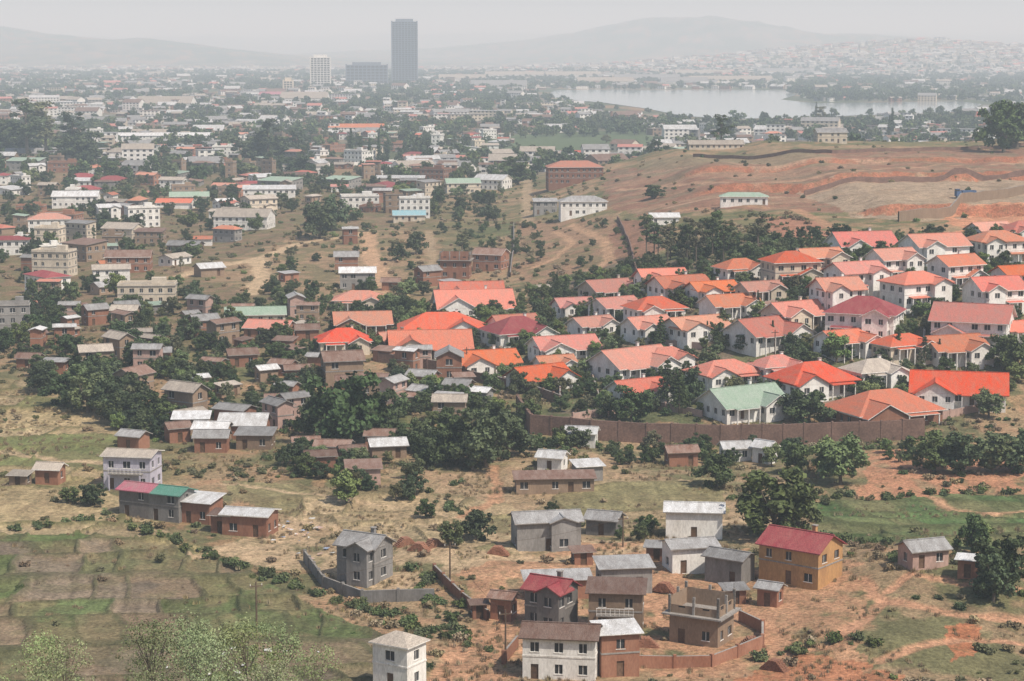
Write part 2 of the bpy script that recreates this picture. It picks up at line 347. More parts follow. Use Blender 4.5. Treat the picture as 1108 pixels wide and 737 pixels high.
def plots(pts,cw,cl,ang,pal,seed,bund=.3,warp=4,bw=(.3,.5),bc=(.06,.065,.03),dry=.25,ba=.9):
    P=PW(pts);m=inside(xs+wx*.35,ys+wy2*.3,P);idx=np.nonzero(m)[0];x=xs[idx];y=ys[idx];a=math.radians(ang)
    x=x+(fbm(x/22,y/22,50)-.5)*warp;y=y+(fbm(x/22,y/22,51)-.5)*warp*1.6
    u=(x*math.cos(a)+y*math.sin(a))/cw;v=(-x*math.sin(a)+y*math.cos(a))/cl
    v=v+.28*np.sin(v*2.1+seed);iv=np.floor(v).astype(np.int64);fv=v-iv
    sc=.5+1.1*_hash(iv,iv*0+3,seed);sk_=(_hash(iv,iv*0+5,seed)-.5)*.5;u2=u*sc+_hash(iv,iv*0+7,seed)*9;u3=u2+.22*np.sin(u2*2.6+iv)+(fv-.5)*sk_;iu=np.floor(u3).astype(np.int64);fu=u3-iu
    e=np.minimum((.5-abs(fu-.5))*cw/sc,(.5-abs(fv-.5))*cl*.6);cid=iu*7919+iv*104729
    k=(_hash(cid,cid*3+1,seed+5)*len(pal)).astype(int)%len(pal);cc=np.array(pal)[k]*(.82+.36*_hash(cid,cid+9,seed+6))[:,None]
    cc=cc*(.76+.48*vnoise(u*cw*1.3,v*1.5,60))[:,None]
    cc=mix(cc,c(DRY)*.85,S((nD[idx]-.46)/.14)*dry);cc=mix(cc,c(OL),S((nB[idx]-.5)/.12)*dry*.8)
    bm=1-S((e-bw[0])/bw[1]);cc=mix(cc,c(bc),bm*ba*(.55+.45*S((nB[idx]-.4)/.15)))
    col[idx]=cc;zs[idx]+=bm*bund+((_hash(cid,cid+3,seed+8)-.5)*.5+(_hash(iv,iv+1,seed)-.5)*.5)*(1-bm)
    return idx
pi1=plots([(-60,575),(90,568),(230,598),(330,650),(420,690),(430,760),(-60,760)],10,13,9,[(.165,.13,.095),(.185,.145,.105),(.105,.135,.055),(.20,.16,.115),(.145,.115,.085),(.10,.125,.05),(.13,.13,.065),(.115,.15,.055),(.175,.14,.10)],3,.45,6,(.3,.45),(.085,.085,.042),.5,.8)
plots([(-60,400),(60,420),(125,445),(140,490),(100,520),(160,560),(230,600),(90,577),(-60,582)],24,14,-6,[(.35,.27,.155),(.31,.235,.135),(.17,.185,.075),(.36,.28,.17),(.24,.20,.10)],8,.5,9,bc=(.12,.115,.05))
plots([(420,530),(560,545),(560,600),(420,590),(320,560),(250,540),(240,520)],16,13,14,[(.36,.275,.17),(.32,.24,.145),(.22,.19,.10)],13,.4,9,bc=(.16,.13,.07))
plots([(640,520),(780,520),(790,560),(700,580),(560,560)],15,12,10,[(.35,.265,.165),(.29,.215,.13),(.21,.185,.095)],23,.4,8,bc=(.14,.12,.06))
pi2=plots([(880,543),(1000,538),(1130,535),(1130,590),(1000,592),(885,580)],11,6,3,[(.08,.13,.048),(.095,.145,.055),(.085,.125,.05),(.13,.145,.065)],18,.3,4,bc=(.07,.08,.035))
weedfree=np.zeros(len(xs));weedfree[pi1]=.6;weedfree[pi2]=.8
PATHS=[([(571,195),(570,222),(571,242)],2.6,TAN*.9),([(275,318),(283,292),(278,280),(320,264),(398,252)],3.4,TAN*1.15),([(398,252),(400,275),(412,295),(410,318)],3.2,c([.46,.29,.18])),([(190,300),(235,288),(278,280)],2.8,TAN*1.1),
([(465,250),(468,290),(472,302)],1.6,TAN*.8),([(618,243),(655,262),(660,280),(640,296)],1.8,c([.42,.26,.16])),([(600,250),(620,262),(600,280),(575,290)],1.5,c([.42,.26,.16])),
([(668,205),(820,198),(960,182),(1120,170)],2.4,c([.38,.23,.15])),([(700,232),(860,226),(900,245),(930,250)],2.2,DIRT),([(668,190),(820,184),(960,172)],1.6,c([.36,.22,.15])),([(720,225),(800,212),(900,205),(1000,194)],1.8,c([.38,.25,.17])),
([(215,600),(290,590),(330,562),(420,588),(500,602),(600,606),(720,588),(800,560),(880,590)],1.5,TAN),
([(930,628),(955,650),(1010,660),(1060,668),(1120,672)],1.2,c([.43,.235,.145])),([(955,650),(935,670),(900,700),(860,705),(820,706)],1.1,c([.43,.235,.145])),([(1120,700),(1040,692),(990,700),(950,715)],.9,c([.43,.235,.145])),([(960,640),(985,620),(1040,632),(1120,640)],.8,c([.43,.235,.145])),
([(1010,540),(1030,552),(1070,556),(1120,552)],1.3,c([.43,.25,.155])),([(240,522),(330,535),(420,545),(520,570),(560,600)],.9,TAN),([(530,505),(540,540),(500,560)],1.2,DIRT),
([(640,600),(700,640),(720,670),(815,665),(850,700)],1.8,DIRT*1.1),([(470,737),(500,700),(540,690),(560,650),(620,615)],1.5,DIRT*1.1),([(0,488),(60,498),(110,500)],1.4,TAN)]
for ln,wd,cc in PATHS:
    d=dist(xs+(nB-.5)*3,ys+(nB-.5)*4,PW(ln));t=1-S((d-wd*.6)/(wd*.8));col[:]=mix(col,cc,t*.9);zs-=t*.15
zs+=(nB-.5)*.5*S((xs+60)/40)*S((ys-240)/20)*(1-S((ys-900)/100))
nr,nc=X.shape;nv=nr*nc
me=bpy.data.meshes.new('ground');me.vertices.add(nv);co=np.stack([xs,ys,zs],1).astype(np.float32);me.vertices.foreach_set('co',co.ravel())
ii=(np.arange(nr-1)[:,None]*nc+np.arange(nc-1)[None,:]).ravel();fq=np.stack([ii,ii+1,ii+nc+1,ii+nc],1).astype(np.int32)
me.loops.add(fq.size);me.loops.foreach_set('vertex_index',fq.ravel());me.polygons.add(len(fq));me.polygons.foreach_set('loop_start',(np.arange(len(fq))*4).astype(np.int32));me.polygons.foreach_set('use_smooth',np.ones(len(fq),bool))
ca=me.color_attributes.new('Col','FLOAT_COLOR','POINT');ca.data.foreach_set('color',np.concatenate([col,(1-weedfree)[:,None]],1).astype(np.float32).ravel())
me.update(calc_edges=True)
gm=bpy.data.materials.new('ground_soil');gm.use_nodes=True;N=gm.node_tree.nodes;L=gm.node_tree.links;b=N['Principled BSDF'];b.inputs['Roughness'].default_value=.95;b.inputs['Specular IOR Level'].default_value=.1
at=N.new('ShaderNodeAttribute');at.attribute_name='Col';ge=N.new('ShaderNodeNewGeometry')
val=None
for sc,lo,hi in ((.25,.80,1.2),(1.6,.68,1.32),(6,.76,1.24)):
    n=N.new('ShaderNodeTexNoise');n.inputs['Scale'].default_value=sc;n.inputs['Detail'].default_value=5;L.new(ge.outputs['Position'],n.inputs['Vector'])
    r=N.new('ShaderNodeMapRange');r.inputs[1].default_value=.32;r.inputs[2].default_value=.68;r.inputs[3].default_value=lo;r.inputs[4].default_value=hi;L.new(n.outputs['Fac'],r.inputs[0])
    if val is None: val=r.outputs[0]
    else:
        q=N.new('ShaderNodeMath');q.operation='MULTIPLY';L.new(val,q.inputs[0]);L.new(r.outputs[0],q.inputs[1]);val=q.outputs[0]
    if sc==1.6:
        bp=N.new('ShaderNodeBump');bp.inputs['Strength'].default_value=.8;bp.inputs['Distance'].default_value=.4;L.new(n.outputs['Fac'],bp.inputs['Height']);L.new(bp.outputs[0],b.inputs['Normal'])
n=N.new('ShaderNodeTexNoise');n.inputs['Scale'].default_value=.55;n.inputs['Detail'].default_value=6;n.inputs['Roughness'].default_value=.7;L.new(ge.outputs['Position'],n.inputs['Vector'])
wr=N.new('ShaderNodeMapRange');wr.inputs[1].default_value=.52;wr.inputs[2].default_value=.60;wr.inputs[3].default_value=0;wr.inputs[4].default_value=.45;L.new(n.outputs['Fac'],wr.inputs[0])
wq=N.new('ShaderNodeMath');wq.operation='MULTIPLY';L.new(wr.outputs[0],wq.inputs[0]);L.new(at.outputs['Alpha'],wq.inputs[1])
mx=N.new('ShaderNodeMix');mx.data_type='RGBA';L.new(wq.outputs[0],mx.inputs[0]);L.new(at.outputs['Color'],mx.inputs[6]);mx.inputs[7].default_value=(.12,.115,.06,1)
hs=N.new('ShaderNodeHueSaturation');L.new(mx.outputs[2],hs.inputs['Color']);L.new(val,hs.inputs['Value']);L.new(hs.outputs[0],b.inputs['Base Color'])
me.materials.append(gm);put('ground',me,0,0,z=0)
# lake
wm=bpy.data.materials.new('lake_water');wm.use_nodes=True;b=wm.node_tree.nodes['Principled BSDF'];b.inputs['Base Color'].default_value=(.32,.35,.35,1);b.inputs['Roughness'].default_value=.1
n=wm.node_tree.nodes.new('ShaderNodeTexNoise');n.inputs['Scale'].default_value=.15;g=wm.node_tree.nodes.new('ShaderNodeNewGeometry');bp=wm.node_tree.nodes.new('ShaderNodeBump');bp.inputs['Strength'].default_value=.02
wm.node_tree.links.new(g.outputs['Position'],n.inputs['Vector']);wm.node_tree.links.new(n.outputs['Fac'],bp.inputs['Height']);wm.node_tree.links.new(bp.outputs[0],b.inputs['Normal']);MATS['water']=wm
LK=[(592,103),(600,98),(640,97),(700,98),(760,97.5),(850,98),(862,103),(845,108),(880,112),(960,111),(1040,110),(1062,113),(1050,121),(960,124),(860,128),(790,129),(740,126),(700,118),(650,111),(605,108)]
lw=PW(LK);mb=MB();mb.poly([(p[0],p[1],.5) for p in lw[::-1]],'water');put('lake_water',mb.mesh('lake_water'),0,0,z=0)
lwl=list(map(tuple,lw))+[tuple(lw[0])]
def inlake(x,y,m=25): return inside(x,y,lw)|(dist(x,y,lwl)<m)
lakeview=PW([(592,103),(700,118),(790,129),(860,128),(1050,121),(1062,128),(860,136),(760,137),(640,122)])
# ---------------------------------------------------------------- foreground buildings
H('grey_concrete_house',393,634,62,-28,.8,st=2,roof='gable',wall='wall_grey',rf='roof_grey',edge='concrete',wing=(1.2,3.6,1.6),pitch=27,balc=False,chim=True)
H('white_house',431,748,60,-32,.8,st=2,roof='hip',wall='wall_white',rf='roof_beige',pitch=26,oh=.4)
H('white_rendered_house',608,737,88,-8,.62,st=2,roof='gable',wall='wall_white',rf='roof_rust',edge='trim_dark',pitch=20,dens=.95)
H('brick_annex_house',668,733,50,12,.8,st=2,roof='shed',wall='wall_brick',rf='roof_white',dens=.6)
H('red_roofed_house',597,684,60,-30,.8,st=2,roof='gable',wall='wall_darkgrey',rf='roof_crimson',edge='roof_crimson',pitch=28,wing=(1.4,3.4,1.2),chim=True)
H('tin_roofed_shed',603,650,74,6,.4,st=1,roof='shed',wall='wall_brick',rf='roof_grey',edge='concrete',dens=.5)
H('tan_veranda_house',668,686,64,-6,.7,st=2,roof='shed',wall='wall_tan',rf='roof_rust',edge='trim_dark',balc=True,dens=.9)
H('grey_block_house',676,642,62,8,.6,st=1,roof='shed',wall='wall_grey',rf='roof_grey',edge='concrete',sh=3.4,dens=.5)
H('white_block_house',748,622,60,14,.7,st=1,roof='gable',wall='wall_white',rf='roof_grey',edge='concrete',sh=4,pitch=16,dens=.4)
H('grey_rendered_house',792,636,56,-34,.7,st=1,roof='gable',wall='wall_grey',rf='roof_grey',edge='concrete',sh=4,pitch=18,dens=.5)
H('ochre_house',872,640,94,-38,.72,st=2,roof='gable',wall='wall_ochre',rf='roof_crimson',edge='roof_crimson',pitch=27,dens=.7,chim=True)
H('white_barn_house',753,584,66,-6,.6,st=1,roof='gable',wall='wall_white',rf='roof_white',edge='concrete',sh=4.6,pitch=18,dens=.5)
H('grey_block_house',591,597,78,10,.55,st=1,roof='gable',wall='wall_grey',rf='roof_grey',edge='concrete',sh=4.8,pitch=20,wing=(2.2,4,1.),dens=.35)
H('small_grey_house',655,580,42,-20,.8,st=1,roof='gable',wall='wall_darkgrey',rf='roof_grey',edge='concrete',dens=.5)
H('small_brick_house',545,672,30,-20,.8,st=1,roof='gable',wall='wall_brick',rf='roof_rust',edge='trim_dark',sh=3.2)
H('small_brick_shed',518,670,18,10,.8,st=1,roof='shed',wall='wall_brick',rf='roof_rust',edge='trim_dark',sh=2)
H('small_brick_house',835,658,30,-30,.8,st=1,roof='gable',wall='wall_brick',rf='roof_grey',edge='concrete')
H('small_brick_house',795,655,26,10,.8,st=1,roof='shed',wall='wall_brick',rf='roof_grey',edge='concrete',sh=2.2)
H('small_brick_house',712,608,26,-10,.8,st=1,roof='shed',wall='wall_brick',rf='roof_grey',edge='concrete',sh=2.2)
H('small_brick_shed',630,612,24,12,.8,st=1,roof='shed',wall='wall_brick',rf='roof_rust',edge='concrete',sh=2)
H('pink_house',1003,618,54,20,.7,st=1,roof='gable',wall='wall_pink',rf='roof_grey',edge='concrete',sh=2.8,pitch=25)
H('brick_shed',1050,628,26,-20,.8,st=1,roof='shed',wall='wall_brick',rf='roof_white',edge='concrete',sh=2.6)
H('long_brick_house',600,535,88,4,.3,st=1,roof='shed',wall='wall_tan',rf='roof_rust',edge='trim_dark',sh=2.6,dens=.5)
H('small_white_house',598,512,34,-20,.8,st=1,roof='gable',wall='wall_white',rf='roof_white')
H('small_white_house',636,522,34,15,.8,st=1,roof='shed',wall='wall_grey',rf='roof_white')
H('small_white_house',630,484,36,-10,.7,st=1,roof='gable',wall='wall_white',rf='roof_white')
H('small_brown_house',738,505,36,10,.7,st=1,roof='gable',wall='wall_brick',rf='roof_rust',edge='trim_dark')
H('small_white_house',797,500,34,10,.7,st=1,roof='gable',wall='wall_white',rf='roof_white')
H('small_white_house',829,503,28,-40,.9,st=1,roof='gable',wall='wall_white',rf='roof_white',sh=3.4,pitch=30)
H('lavender_house',140,531,60,-10,.7,st=2,roof='gable',wall='wall_lavender',rf='roof_beige',edge='trim_white',sh=3.1,pitch=12,balc=True,dens=1)
H('pink_roofed_house',150,562,48,-24,.8,st=2,roof='gable',wall='wall_darkgrey',rf='roof_pink',edge='roof_pink',sh=2.4,pitch=18)
H('teal_roofed_house',182,566,50,-24,.8,st=2,roof='gable',wall='wall_grey',rf='roof_teal',edge='roof_teal',sh=2.4,pitch=18)
H('brick_house',216,568,44,-20,.9,st=1,roof='shed',wall='wall_brick',rf='roof_white',sh=3.6)
H('brick_house',268,582,60,-14,.7,st=1,roof='gable',wall='wall_brick',rf='roof_white',sh=3.6,pitch=12,dens=.6)
H('brick_house',240,578,26,-14,.9,st=1,roof='shed',wall='wall_brick',rf='roof_rust',sh=3)
H('brick_house',52,524,30,-10,.8,st=1,roof='gable',wall='wall_brick',rf='roof_beige')
H('brick_shed',20,528,22,-10,.8,st=1,roof='shed',wall='wall_tan',rf='roof_beige',sh=2.2)
for (x,y,wp,r,wl,rf) in [(142,488,34,-20,'wall_brick','roof_grey'),(252,460,46,-25,'wall_brick','roof_grey'),(205,470,40,10,'wall_tan','roof_white'),(228,480,40,-5,'wall_tan','roof_white'),(262,476,52,5,'wall_brick','roof_white'),(275,487,40,0,'wall_tan','roof_grey'),(190,480,30,20,'wall_brick','roof_rust'),(228,490,36,0,'wall_brick','roof_grey'),
 (360,498,40,-10,'wall_brick','roof_rust'),(345,512,36,20,'wall_brick','roof_rust'),(418,498,44,5,'wall_tan','roof_white'),(392,526,40,5,'wall_pink','roof_rust'),(412,486,34,-10,'wall_brick','roof_rust'),(380,505,30,20,'wall_brick','roof_rust'),(330,492,30,10,'wall_tan','roof_rust'),
 (457,420,36,-25,'wall_brick','roof_grey'),(458,438,36,-25,'wall_pink','roof_grey'),(484,447,34,-20,'wall_brick','roof_grey'),(496,430,34,-25,'wall_pink','roof_grey'),(440,445,24,10,'wall_brick','roof_rust'),(520,440,28,-25,'wall_grey','roof_white'),
 (305,408,30,-20,'wall_brick','roof_rust'),(260,398,36,20,'wall_brick','roof_rust'),(322,415,32,10,'wall_brick','roof_rust'),(287,415,26,30,'wall_tan','roof_white'),(345,400,28,-15,'wall_brick','roof_grey'),(212,424,26,20,'wall_tan','roof_white'),(300,445,28,10,'wall_brick','roof_rust'),(310,430,26,-20,'wall_brick','roof_grey'),(170,395,28,10,'wall_brick','roof_grey'),(230,405,28,-30,'wall_brick','roof_rust'),(150,372,26,5,'wall_tan','roof_beige')]:
    H('small_brick_house' if wl=='wall_brick' else 'small_rendered_house',x,y,wp,r+random.uniform(-8,8),random.uniform(.6,.9),st=1,roof=random.choice(('gable','gable','shed')),wall=wl,rf=rf,edge='concrete',pitch=random.uniform(15,26),sh=random.uniform(2.5,3.2),dens=.6)
def unfinished(name,px,py,wpx,rot,st=2,wl='wall_tan',sh=3.0):
    x,y=survey(px,py);P=mpp(y,wpx);t=math.radians(abs(rot));w=P/(math.cos(t)+.8*math.sin(t));d=.8*w;y+=(w*math.sin(t)+d*math.cos(t))*.5
    mb=MB();zt=block(mb,-w/2,w/2,-d/2,d/2,-3,st-1,sh,wl,.9)
    mb.box(0,0,zt+.1,w+1.6,d+1.6,.22,'concrete')
    c=[(-w/2,-d/2),(w/2,-d/2),(w/2,d/2),(-w/2,d/2)]
    for i in range(4):
        p,q=c[i],c[(i+1)%4];L=math.hypot(p[0]-q[0],p[1]-q[1]);n=max(2,int(L/2.6));hh=random.uniform(.9,1.6) if i<2 else 2.2
        mb.wall(p,q,zt+.21,zt+.21+hh,[((k+.5)*L/n-.5,(k+.5)*L/n+.5,zt+1.0,zt+.21+hh-.02,'hole') for k in range(n)] if hh>1 else [],wl)
        ix,iy=-(q[1]-p[1])/L*.2,(q[0]-p[0])/L*.2
        mb.wall((q[0]+ix,q[1]+iy),(p[0]+ix,p[1]+iy),zt+.21,zt+.21+hh,[],wl)
        for k in range(n+1):
            a=k/n;hc=random.uniform(2.4,3.1);mb.box(p[0]+(q[0]-p[0])*a,p[1]+(q[1]-p[1])*a,zt+.2+hc/2,.32,.32,hc,'concrete')
            for s in (-.08,.08): mb.tube((p[0]+(q[0]-p[0])*a+s,p[1]+(q[1]-p[1])*a,zt+.2+hc),(p[0]+(q[0]-p[0])*a+s,p[1]+(q[1]-p[1])*a,zt+.9+hc),.02,.02,'trim_dark',3)
    put(name,mb.mesh(name),x,y,rot,r=w*.6)
unfinished('unfinished_brick_house',762,702,74,-28,2,'wall_tan',4.0)
unfinished('unfinished_brick_house',493,302,34,-5,3,'wall_brick')
# ---------------------------------------------------------------- estate villas
V=[(955,442,110,30,'roof_orange','wall_brick',1),(1037,420,96,-12,'roof_orange','wall_white',1),(878,410,84,28,'roof_orange','wall_white',1),(803,434,86,28,'roof_green','wall_white',1),(783,402,72,28,'roof_salmon','wall_white',1),
(690,420,58,28,'roof_orange','wall_cream',1),(683,392,84,30,'roof_salmon','wall_cream',1),(583,406,62,28,'roof_orange','wall_white',1),(525,390,66,25,'roof_orange','wall_white',1),(610,374,68,25,'roof_salmon','wall_cream',1),(465,373,80,8,'roof_orange','wall_cream',1),
(478,355,82,5,'roof_orange','wall_cream',1),(560,358,70,25,'roof_crimson','wall_cream',1),(556,350,50,20,'roof_salmon','wall_cream',1),(392,348,56,10,'roof_salmon','wall_brick',1),(372,368,54,20,'roof_orange','wall_cream',1),(512,330,78,8,'roof_orange','wall_cream',1),(510,318,62,8,'roof_salmon','wall_cream',1),(390,324,48,5,'roof_salmon','wall_cream',1),
(662,312,64,25,'roof_salmon','wall_cream',1),(708,333,58,28,'roof_orange','wall_cream',1),(665,330,50,28,'roof_salmon','wall_cream',1),(752,352,66,28,'roof_salmon','wall_cream',1),(735,308,60,25,'roof_salmon','wall_cream',1),(790,328,58,28,'roof_salmon','wall_cream',1),(828,358,80,28,'roof_salmon','wall_white',1),
(860,338,64,25,'roof_orange','wall_cream',1),(935,338,78,-20,'roof_crimson','wall_cream',2),(1052,345,84,-14,'roof_salmon','wall_white',2),(1030,375,66,25,'roof_salmon','wall_cream',1),(975,372,60,25,'roof_orange','wall_cream',1),(925,294,58,28,'roof_salmon','wall_white',2),(990,306,66,28,'roof_orange','wall_white',2),
(1033,286,52,25,'roof_orange','wall_white',2),(1075,312,56,25,'roof_orange','wall_white',2),(932,264,64,20,'roof_orange','wall_white',1),(1010,266,64,20,'roof_salmon','wall_white',2),(1078,262,56,20,'roof_salmon','wall_white',2),(1098,296,44,20,'roof_orange','wall_white',2),(800,290,48,25,'roof_orange','wall_cream',1),
(855,284,54,25,'roof_orange','wall_cream',2),(885,278,48,25,'roof_salmon','wall_cream',2),(965,280,50,28,'roof_salmon','wall_white',2),(915,366,60,28,'roof_salmon','wall_cream',1),(770,312,50,25,'roof_orange','wall_cream',1),(822,312,46,25,'roof_salmon','wall_cream',1),(700,352,50,28,'roof_salmon','wall_cream',1),
(640,350,46,28,'roof_salmon','wall_cream',1),(600,392,40,28,'roof_salmon','wall_white',1),(720,385,48,28,'roof_orange','wall_white',1),(905,312,50,25,'roof_salmon','wall_white',2),(1100,355,40,20,'roof_orange','wall_white',1),(1070,248,44,20,'roof_salmon','wall_white',1),(1108,250,50,20,'roof_salmon','wall_white',1),
(715,300,50,20,'roof_orange','wall_cream',1),(840,395,50,25,'roof_salmon','wall_cream',1),(945,400,60,28,'roof_beige','wall_white',1),(430,366,40,20,'roof_salmon','wall_brick',1),(620,330,40,20,'roof_salmon','wall_cream',1)]
for i,(px,py,wp,rot,rf,wl,st) in enumerate(V):
    x,y=survey(px,py+5)
    x,y=survey(px,py+3.6*F/y*.75*st)
    if wl=='wall_cream' and random.random()<.7: wl='wall_white'
    rot+=random.uniform(-9,9);P=mpp(y,wp)*1.1;ratio=random.uniform(.62,.78);t=math.radians(abs(rot));w=P/(math.cos(t)+ratio*math.sin(t))*1.05;d=w*ratio
    hipp=random.random()<.25;ww=min(d*.85,w*random.uniform(.36,.5))
    me=house_mesh('villa',w,d,st=st,roof='hip' if hipp else 'gable',wall=wl,rf=rf,pitch=random.uniform(24,30),oh=.7,edge='trim_white' if random.random()<.6 else rf,wing=(random.choice((-1,1))*w*.25,ww,random.uniform(1.4,3)),porch=True,chim=random.random()<.4,balc=False,dens=.85)
    put('villa' if wl!='wall_brick' else 'brick_villa',me,x,y,rot,r=w*.42)
# ---------------------------------------------------------------- named mid-distance buildings
for (n,px,py,wp,rot,st,rf,roof,wl,ra) in [
('green_roofed_house',274,352,68,8,1,'roof_green','gable','wall_cream',.5),('brick_house',290,368,56,-15,1,'roof_salmon','gable','wall_brick',.7),('cream_apartment_building',157,330,64,4,2,'roof_grey','flat','wall_cream',.5),
('brick_house',137,296,50,4,2,'roof_rust','gable','wall_brick',.6),('cream_apartment_building',56,300,46,-10,3,'roof_grey','flat','wall_cream',.6),('grey_concrete_building',12,364,38,10,3,'roof_grey','flat','wall_grey',.6),
('brick_veranda_house',531,294,40,-20,2,'roof_rust','gable','wall_brick',.8),('white_roofed_house',386,314,40,5,2,'roof_white','gable','wall_grey',.6),
('brick_mansion',622,200,62,5,3,'roof_salmon','hip','wall_brick',.5),('white_villa',631,234,52,4,2,'roof_grey','hip','wall_white',.5),('grey_house',590,232,26,4,2,'roof_grey','shed','wall_grey',.7),('red_roofed_house',625,172,36,0,1,'roof_orange','gable','wall_white',.6),
('cream_villa',500,210,40,10,2,'roof_green','gable','wall_cream',.6),('white_villa',533,206,42,-25,2,'roof_white','gable','wall_white',.7),('long_white_building',433,204,52,0,2,'roof_white','shed','wall_cream',.3),
('white_villa',388,226,44,8,2,'roof_grey','flat','wall_white',.6),('turquoise_roofed_hall',442,240,36,5,1,'roof_turq','gable','wall_cream',.6),('white_villa',290,218,58,6,2,'roof_white','shed','wall_white',.4),('white_villa',262,250,64,-8,2,'roof_beige','gable','wall_white',.6),
('white_villa',50,252,48,10,2,'roof_salmon','hip','wall_white',.6),('white_villa',130,262,44,-20,2,'roof_beige','gable','wall_cream',.7),('yellow_green_roofed_house',203,220,44,8,1,'roof_green','gable','wall_cream',.5),('red_roofed_house',188,226,40,-5,1,'roof_orange','gable','wall_white',.5),
('long_school_building',168,158,122,3,3,'roof_white','gable','wall_white',.12),('green_roofed_pavilion',806,222,52,-4,1,'roof_green','hip','wall_white',.35),('white_house',719,244,32,4,1,'roof_white','gable','wall_white',.6),
('white_apartment_building',243,172,30,5,3,'roof_grey','flat','wall_white',.6),('white_apartment_building',130,178,36,8,3,'roof_beige','hip','wall_white',.6),('white_apartment_building',80,225,50,3,2,'roof_white','gable','wall_white',.5),('white_apartment_building',385,148,60,2,3,'roof_salmon','gable','wall_white',.3),('long_white_building',330,190,50,6,2,'roof_beige','shed','wall_white',.3),
('pink_hall',310,106,60,0,2,'roof_pink','shed','wall_pink',.3),('white_villa',1060,132,40,5,2,'roof_orange','hip','wall_white',.6),('white_villa',900,155,34,5,2,'roof_grey','gable','wall_cream',.6),('long_hall',775,162,60,3,1,'roof_beige','gable','wall_cream',.3)]:
    H(n,px,py,wp,rot,ra,st=st,roof=roof,wall=wl,rf=rf,edge='trim_white',pitch=22)
PR=[]
for i in range(34):
    st=random.choice((1,1,2,2,2,3));w=random.uniform(7,14)*random.choice((1,1,1,1.5));d=w*random.uniform(.45,.8)
    wl=random.choice(('wall_white','wall_white','wall_white','wall_white','wall_cream','wall_brick','wall_brick','wall_tan','wall_grey'));rf=random.choice(('roof_grey','roof_white','roof_white','roof_rust','roof_rust','roof_beige','roof_beige','roof_salmon','roof_crimson','roof_green','roof_grey','roof_salmon'))
    ro=random.choice(('gable','gable','gable','hip','shed','flat'))
    PR.append((wl.split('_')[1]+'_town_house',house_mesh('town_house',w,d,st=st,roof=ro,wall=wl,rf=rf,edge='concrete',pitch=random.uniform(14,26),dens=.9,wing=(w*.2,w*.35,1.5) if random.random()<.4 and ro=='gable' else None),w))
SM=[]
for i in range(14):
    w=random.uniform(4.5,8);wl=random.choice(('wall_brick','wall_brick','wall_brick','wall_tan','wall_tan','wall_pink'));rf=random.choice(('roof_rust','roof_rust','roof_grey','roof_white','roof_beige'))
    SM.append((wl.split('_')[1]+'_cottage',house_mesh('cottage',w,w*random.uniform(.5,.8),st=random.choice((1,1,1,2)),roof=random.choice(('gable','shed','gable')),wall=wl,rf=rf,edge='concrete',pitch=random.uniform(14,30),dens=.7,sh=2.6),w))
def samp(pts,n):
    P=PW(pts);lo=P.min(0);hi=P.max(0);m=n*14
    x=rng.uniform(lo[0],hi[0],m);y=rng.uniform(lo[1],hi[1],m);k=inside(x,y,P)
    return list(zip(x[k][:n].tolist(),y[k][:n].tolist()))
PL=[PW(l) for l,_,_ in PATHS]
def onpath(x,y,m=3):
    X1=np.array([x]);Y1=np.array([y]);return any(dist(X1,Y1,l)[0]<m for l in PL)
def scat(pts,n,protos,gap=1.5,sc=(.85,1.15),frac=.5):
    for x,y in samp(pts,n):
        nm,me,w=random.choice(protos)
        if free(x,y,w*frac+gap) and not onpath(x,y,w*.5+1): put(nm,me,x,y,random.choice((0,0,90,-20,25,-40,50))+random.uniform(-14,14),random.uniform(*sc),r=w*frac)
scat([(0,205),(230,180),(470,178),(470,240),(380,246),(250,258),(205,280),(150,310),(0,330)],175,PR)
scat([(0,150),(540,135),(560,172),(470,180),(230,180),(0,205)],250,PR)
scat([(0,345),(210,340),(330,335),(360,400),(320,440),(160,440),(60,410),(0,400)],50,SM,.8)
scat([(0,310),(200,300),(210,345),(0,350)],12,PR)
scat([(200,290),(300,262),(450,250),(460,300),(300,320)],8,SM,3)
scat([(330,395),(440,390),(520,410),(520,460),(440,460),(300,470)],24,SM,.5)
scat([(200,440),(330,440),(330,480),(180,480)],12,SM,.3)
scat([(330,500),(400,500),(400,530),(330,525)],6,SM,1)
scat([(700,142),(1108,124),(1108,150),(860,158),(700,166)],50,PR)
scat([(420,300),(560,295),(600,320),(420,318)],8,SM,1)
# ---------------------------------------------------------------- walls
def drape_wall(name,pts,h=2,th=.3,mat='retaining_brick',cap='concrete',down=1.5,pier=True):
    W=[survey(*p) for p in pts];mb=MB();Q=[]
    for a,b in zip(W[:-1],W[1:]):
        n=max(1,int(math.hypot(a[0]-b[0],a[1]-b[1])/4))
        Q+=[(a[0]+(b[0]-a[0])*i/n,a[1]+(b[1]-a[1])*i/n) for i in range(n)]
    Q.append(W[-1])
    for a,b in zip(Q[:-1],Q[1:]):
        za,zb=float(hgt(*a)),float(hgt(*b));L=math.hypot(a[0]-b[0],a[1]-b[1]);ux,uy=(b[0]-a[0])/L,(b[1]-a[1])/L;nx,ny=-uy*th/2,ux*th/2
        A0=(a[0]-nx,a[1]-ny);A1=(a[0]+nx,a[1]+ny);B0=(b[0]-nx,b[1]-ny);B1=(b[0]+nx,b[1]+ny)
        mb.poly([(*A0,za-down),(*B0,zb-down),(*B0,zb+h),(*A0,za+h)],mat);mb.poly([(*B1,zb-down),(*A1,za-down),(*A1,za+h),(*B1,zb+h)],mat);mb.poly([(*A0,za+h),(*B0,zb+h),(*B1,zb+h),(*A1,za+h)],cap)
        if pier: mb.box(a[0],a[1],za+(h-down)/2+.1,.4,th+.2,h+down+.2,mat,math.atan2(uy,ux))
    put(name,mb.mesh(name),0,0,z=0)
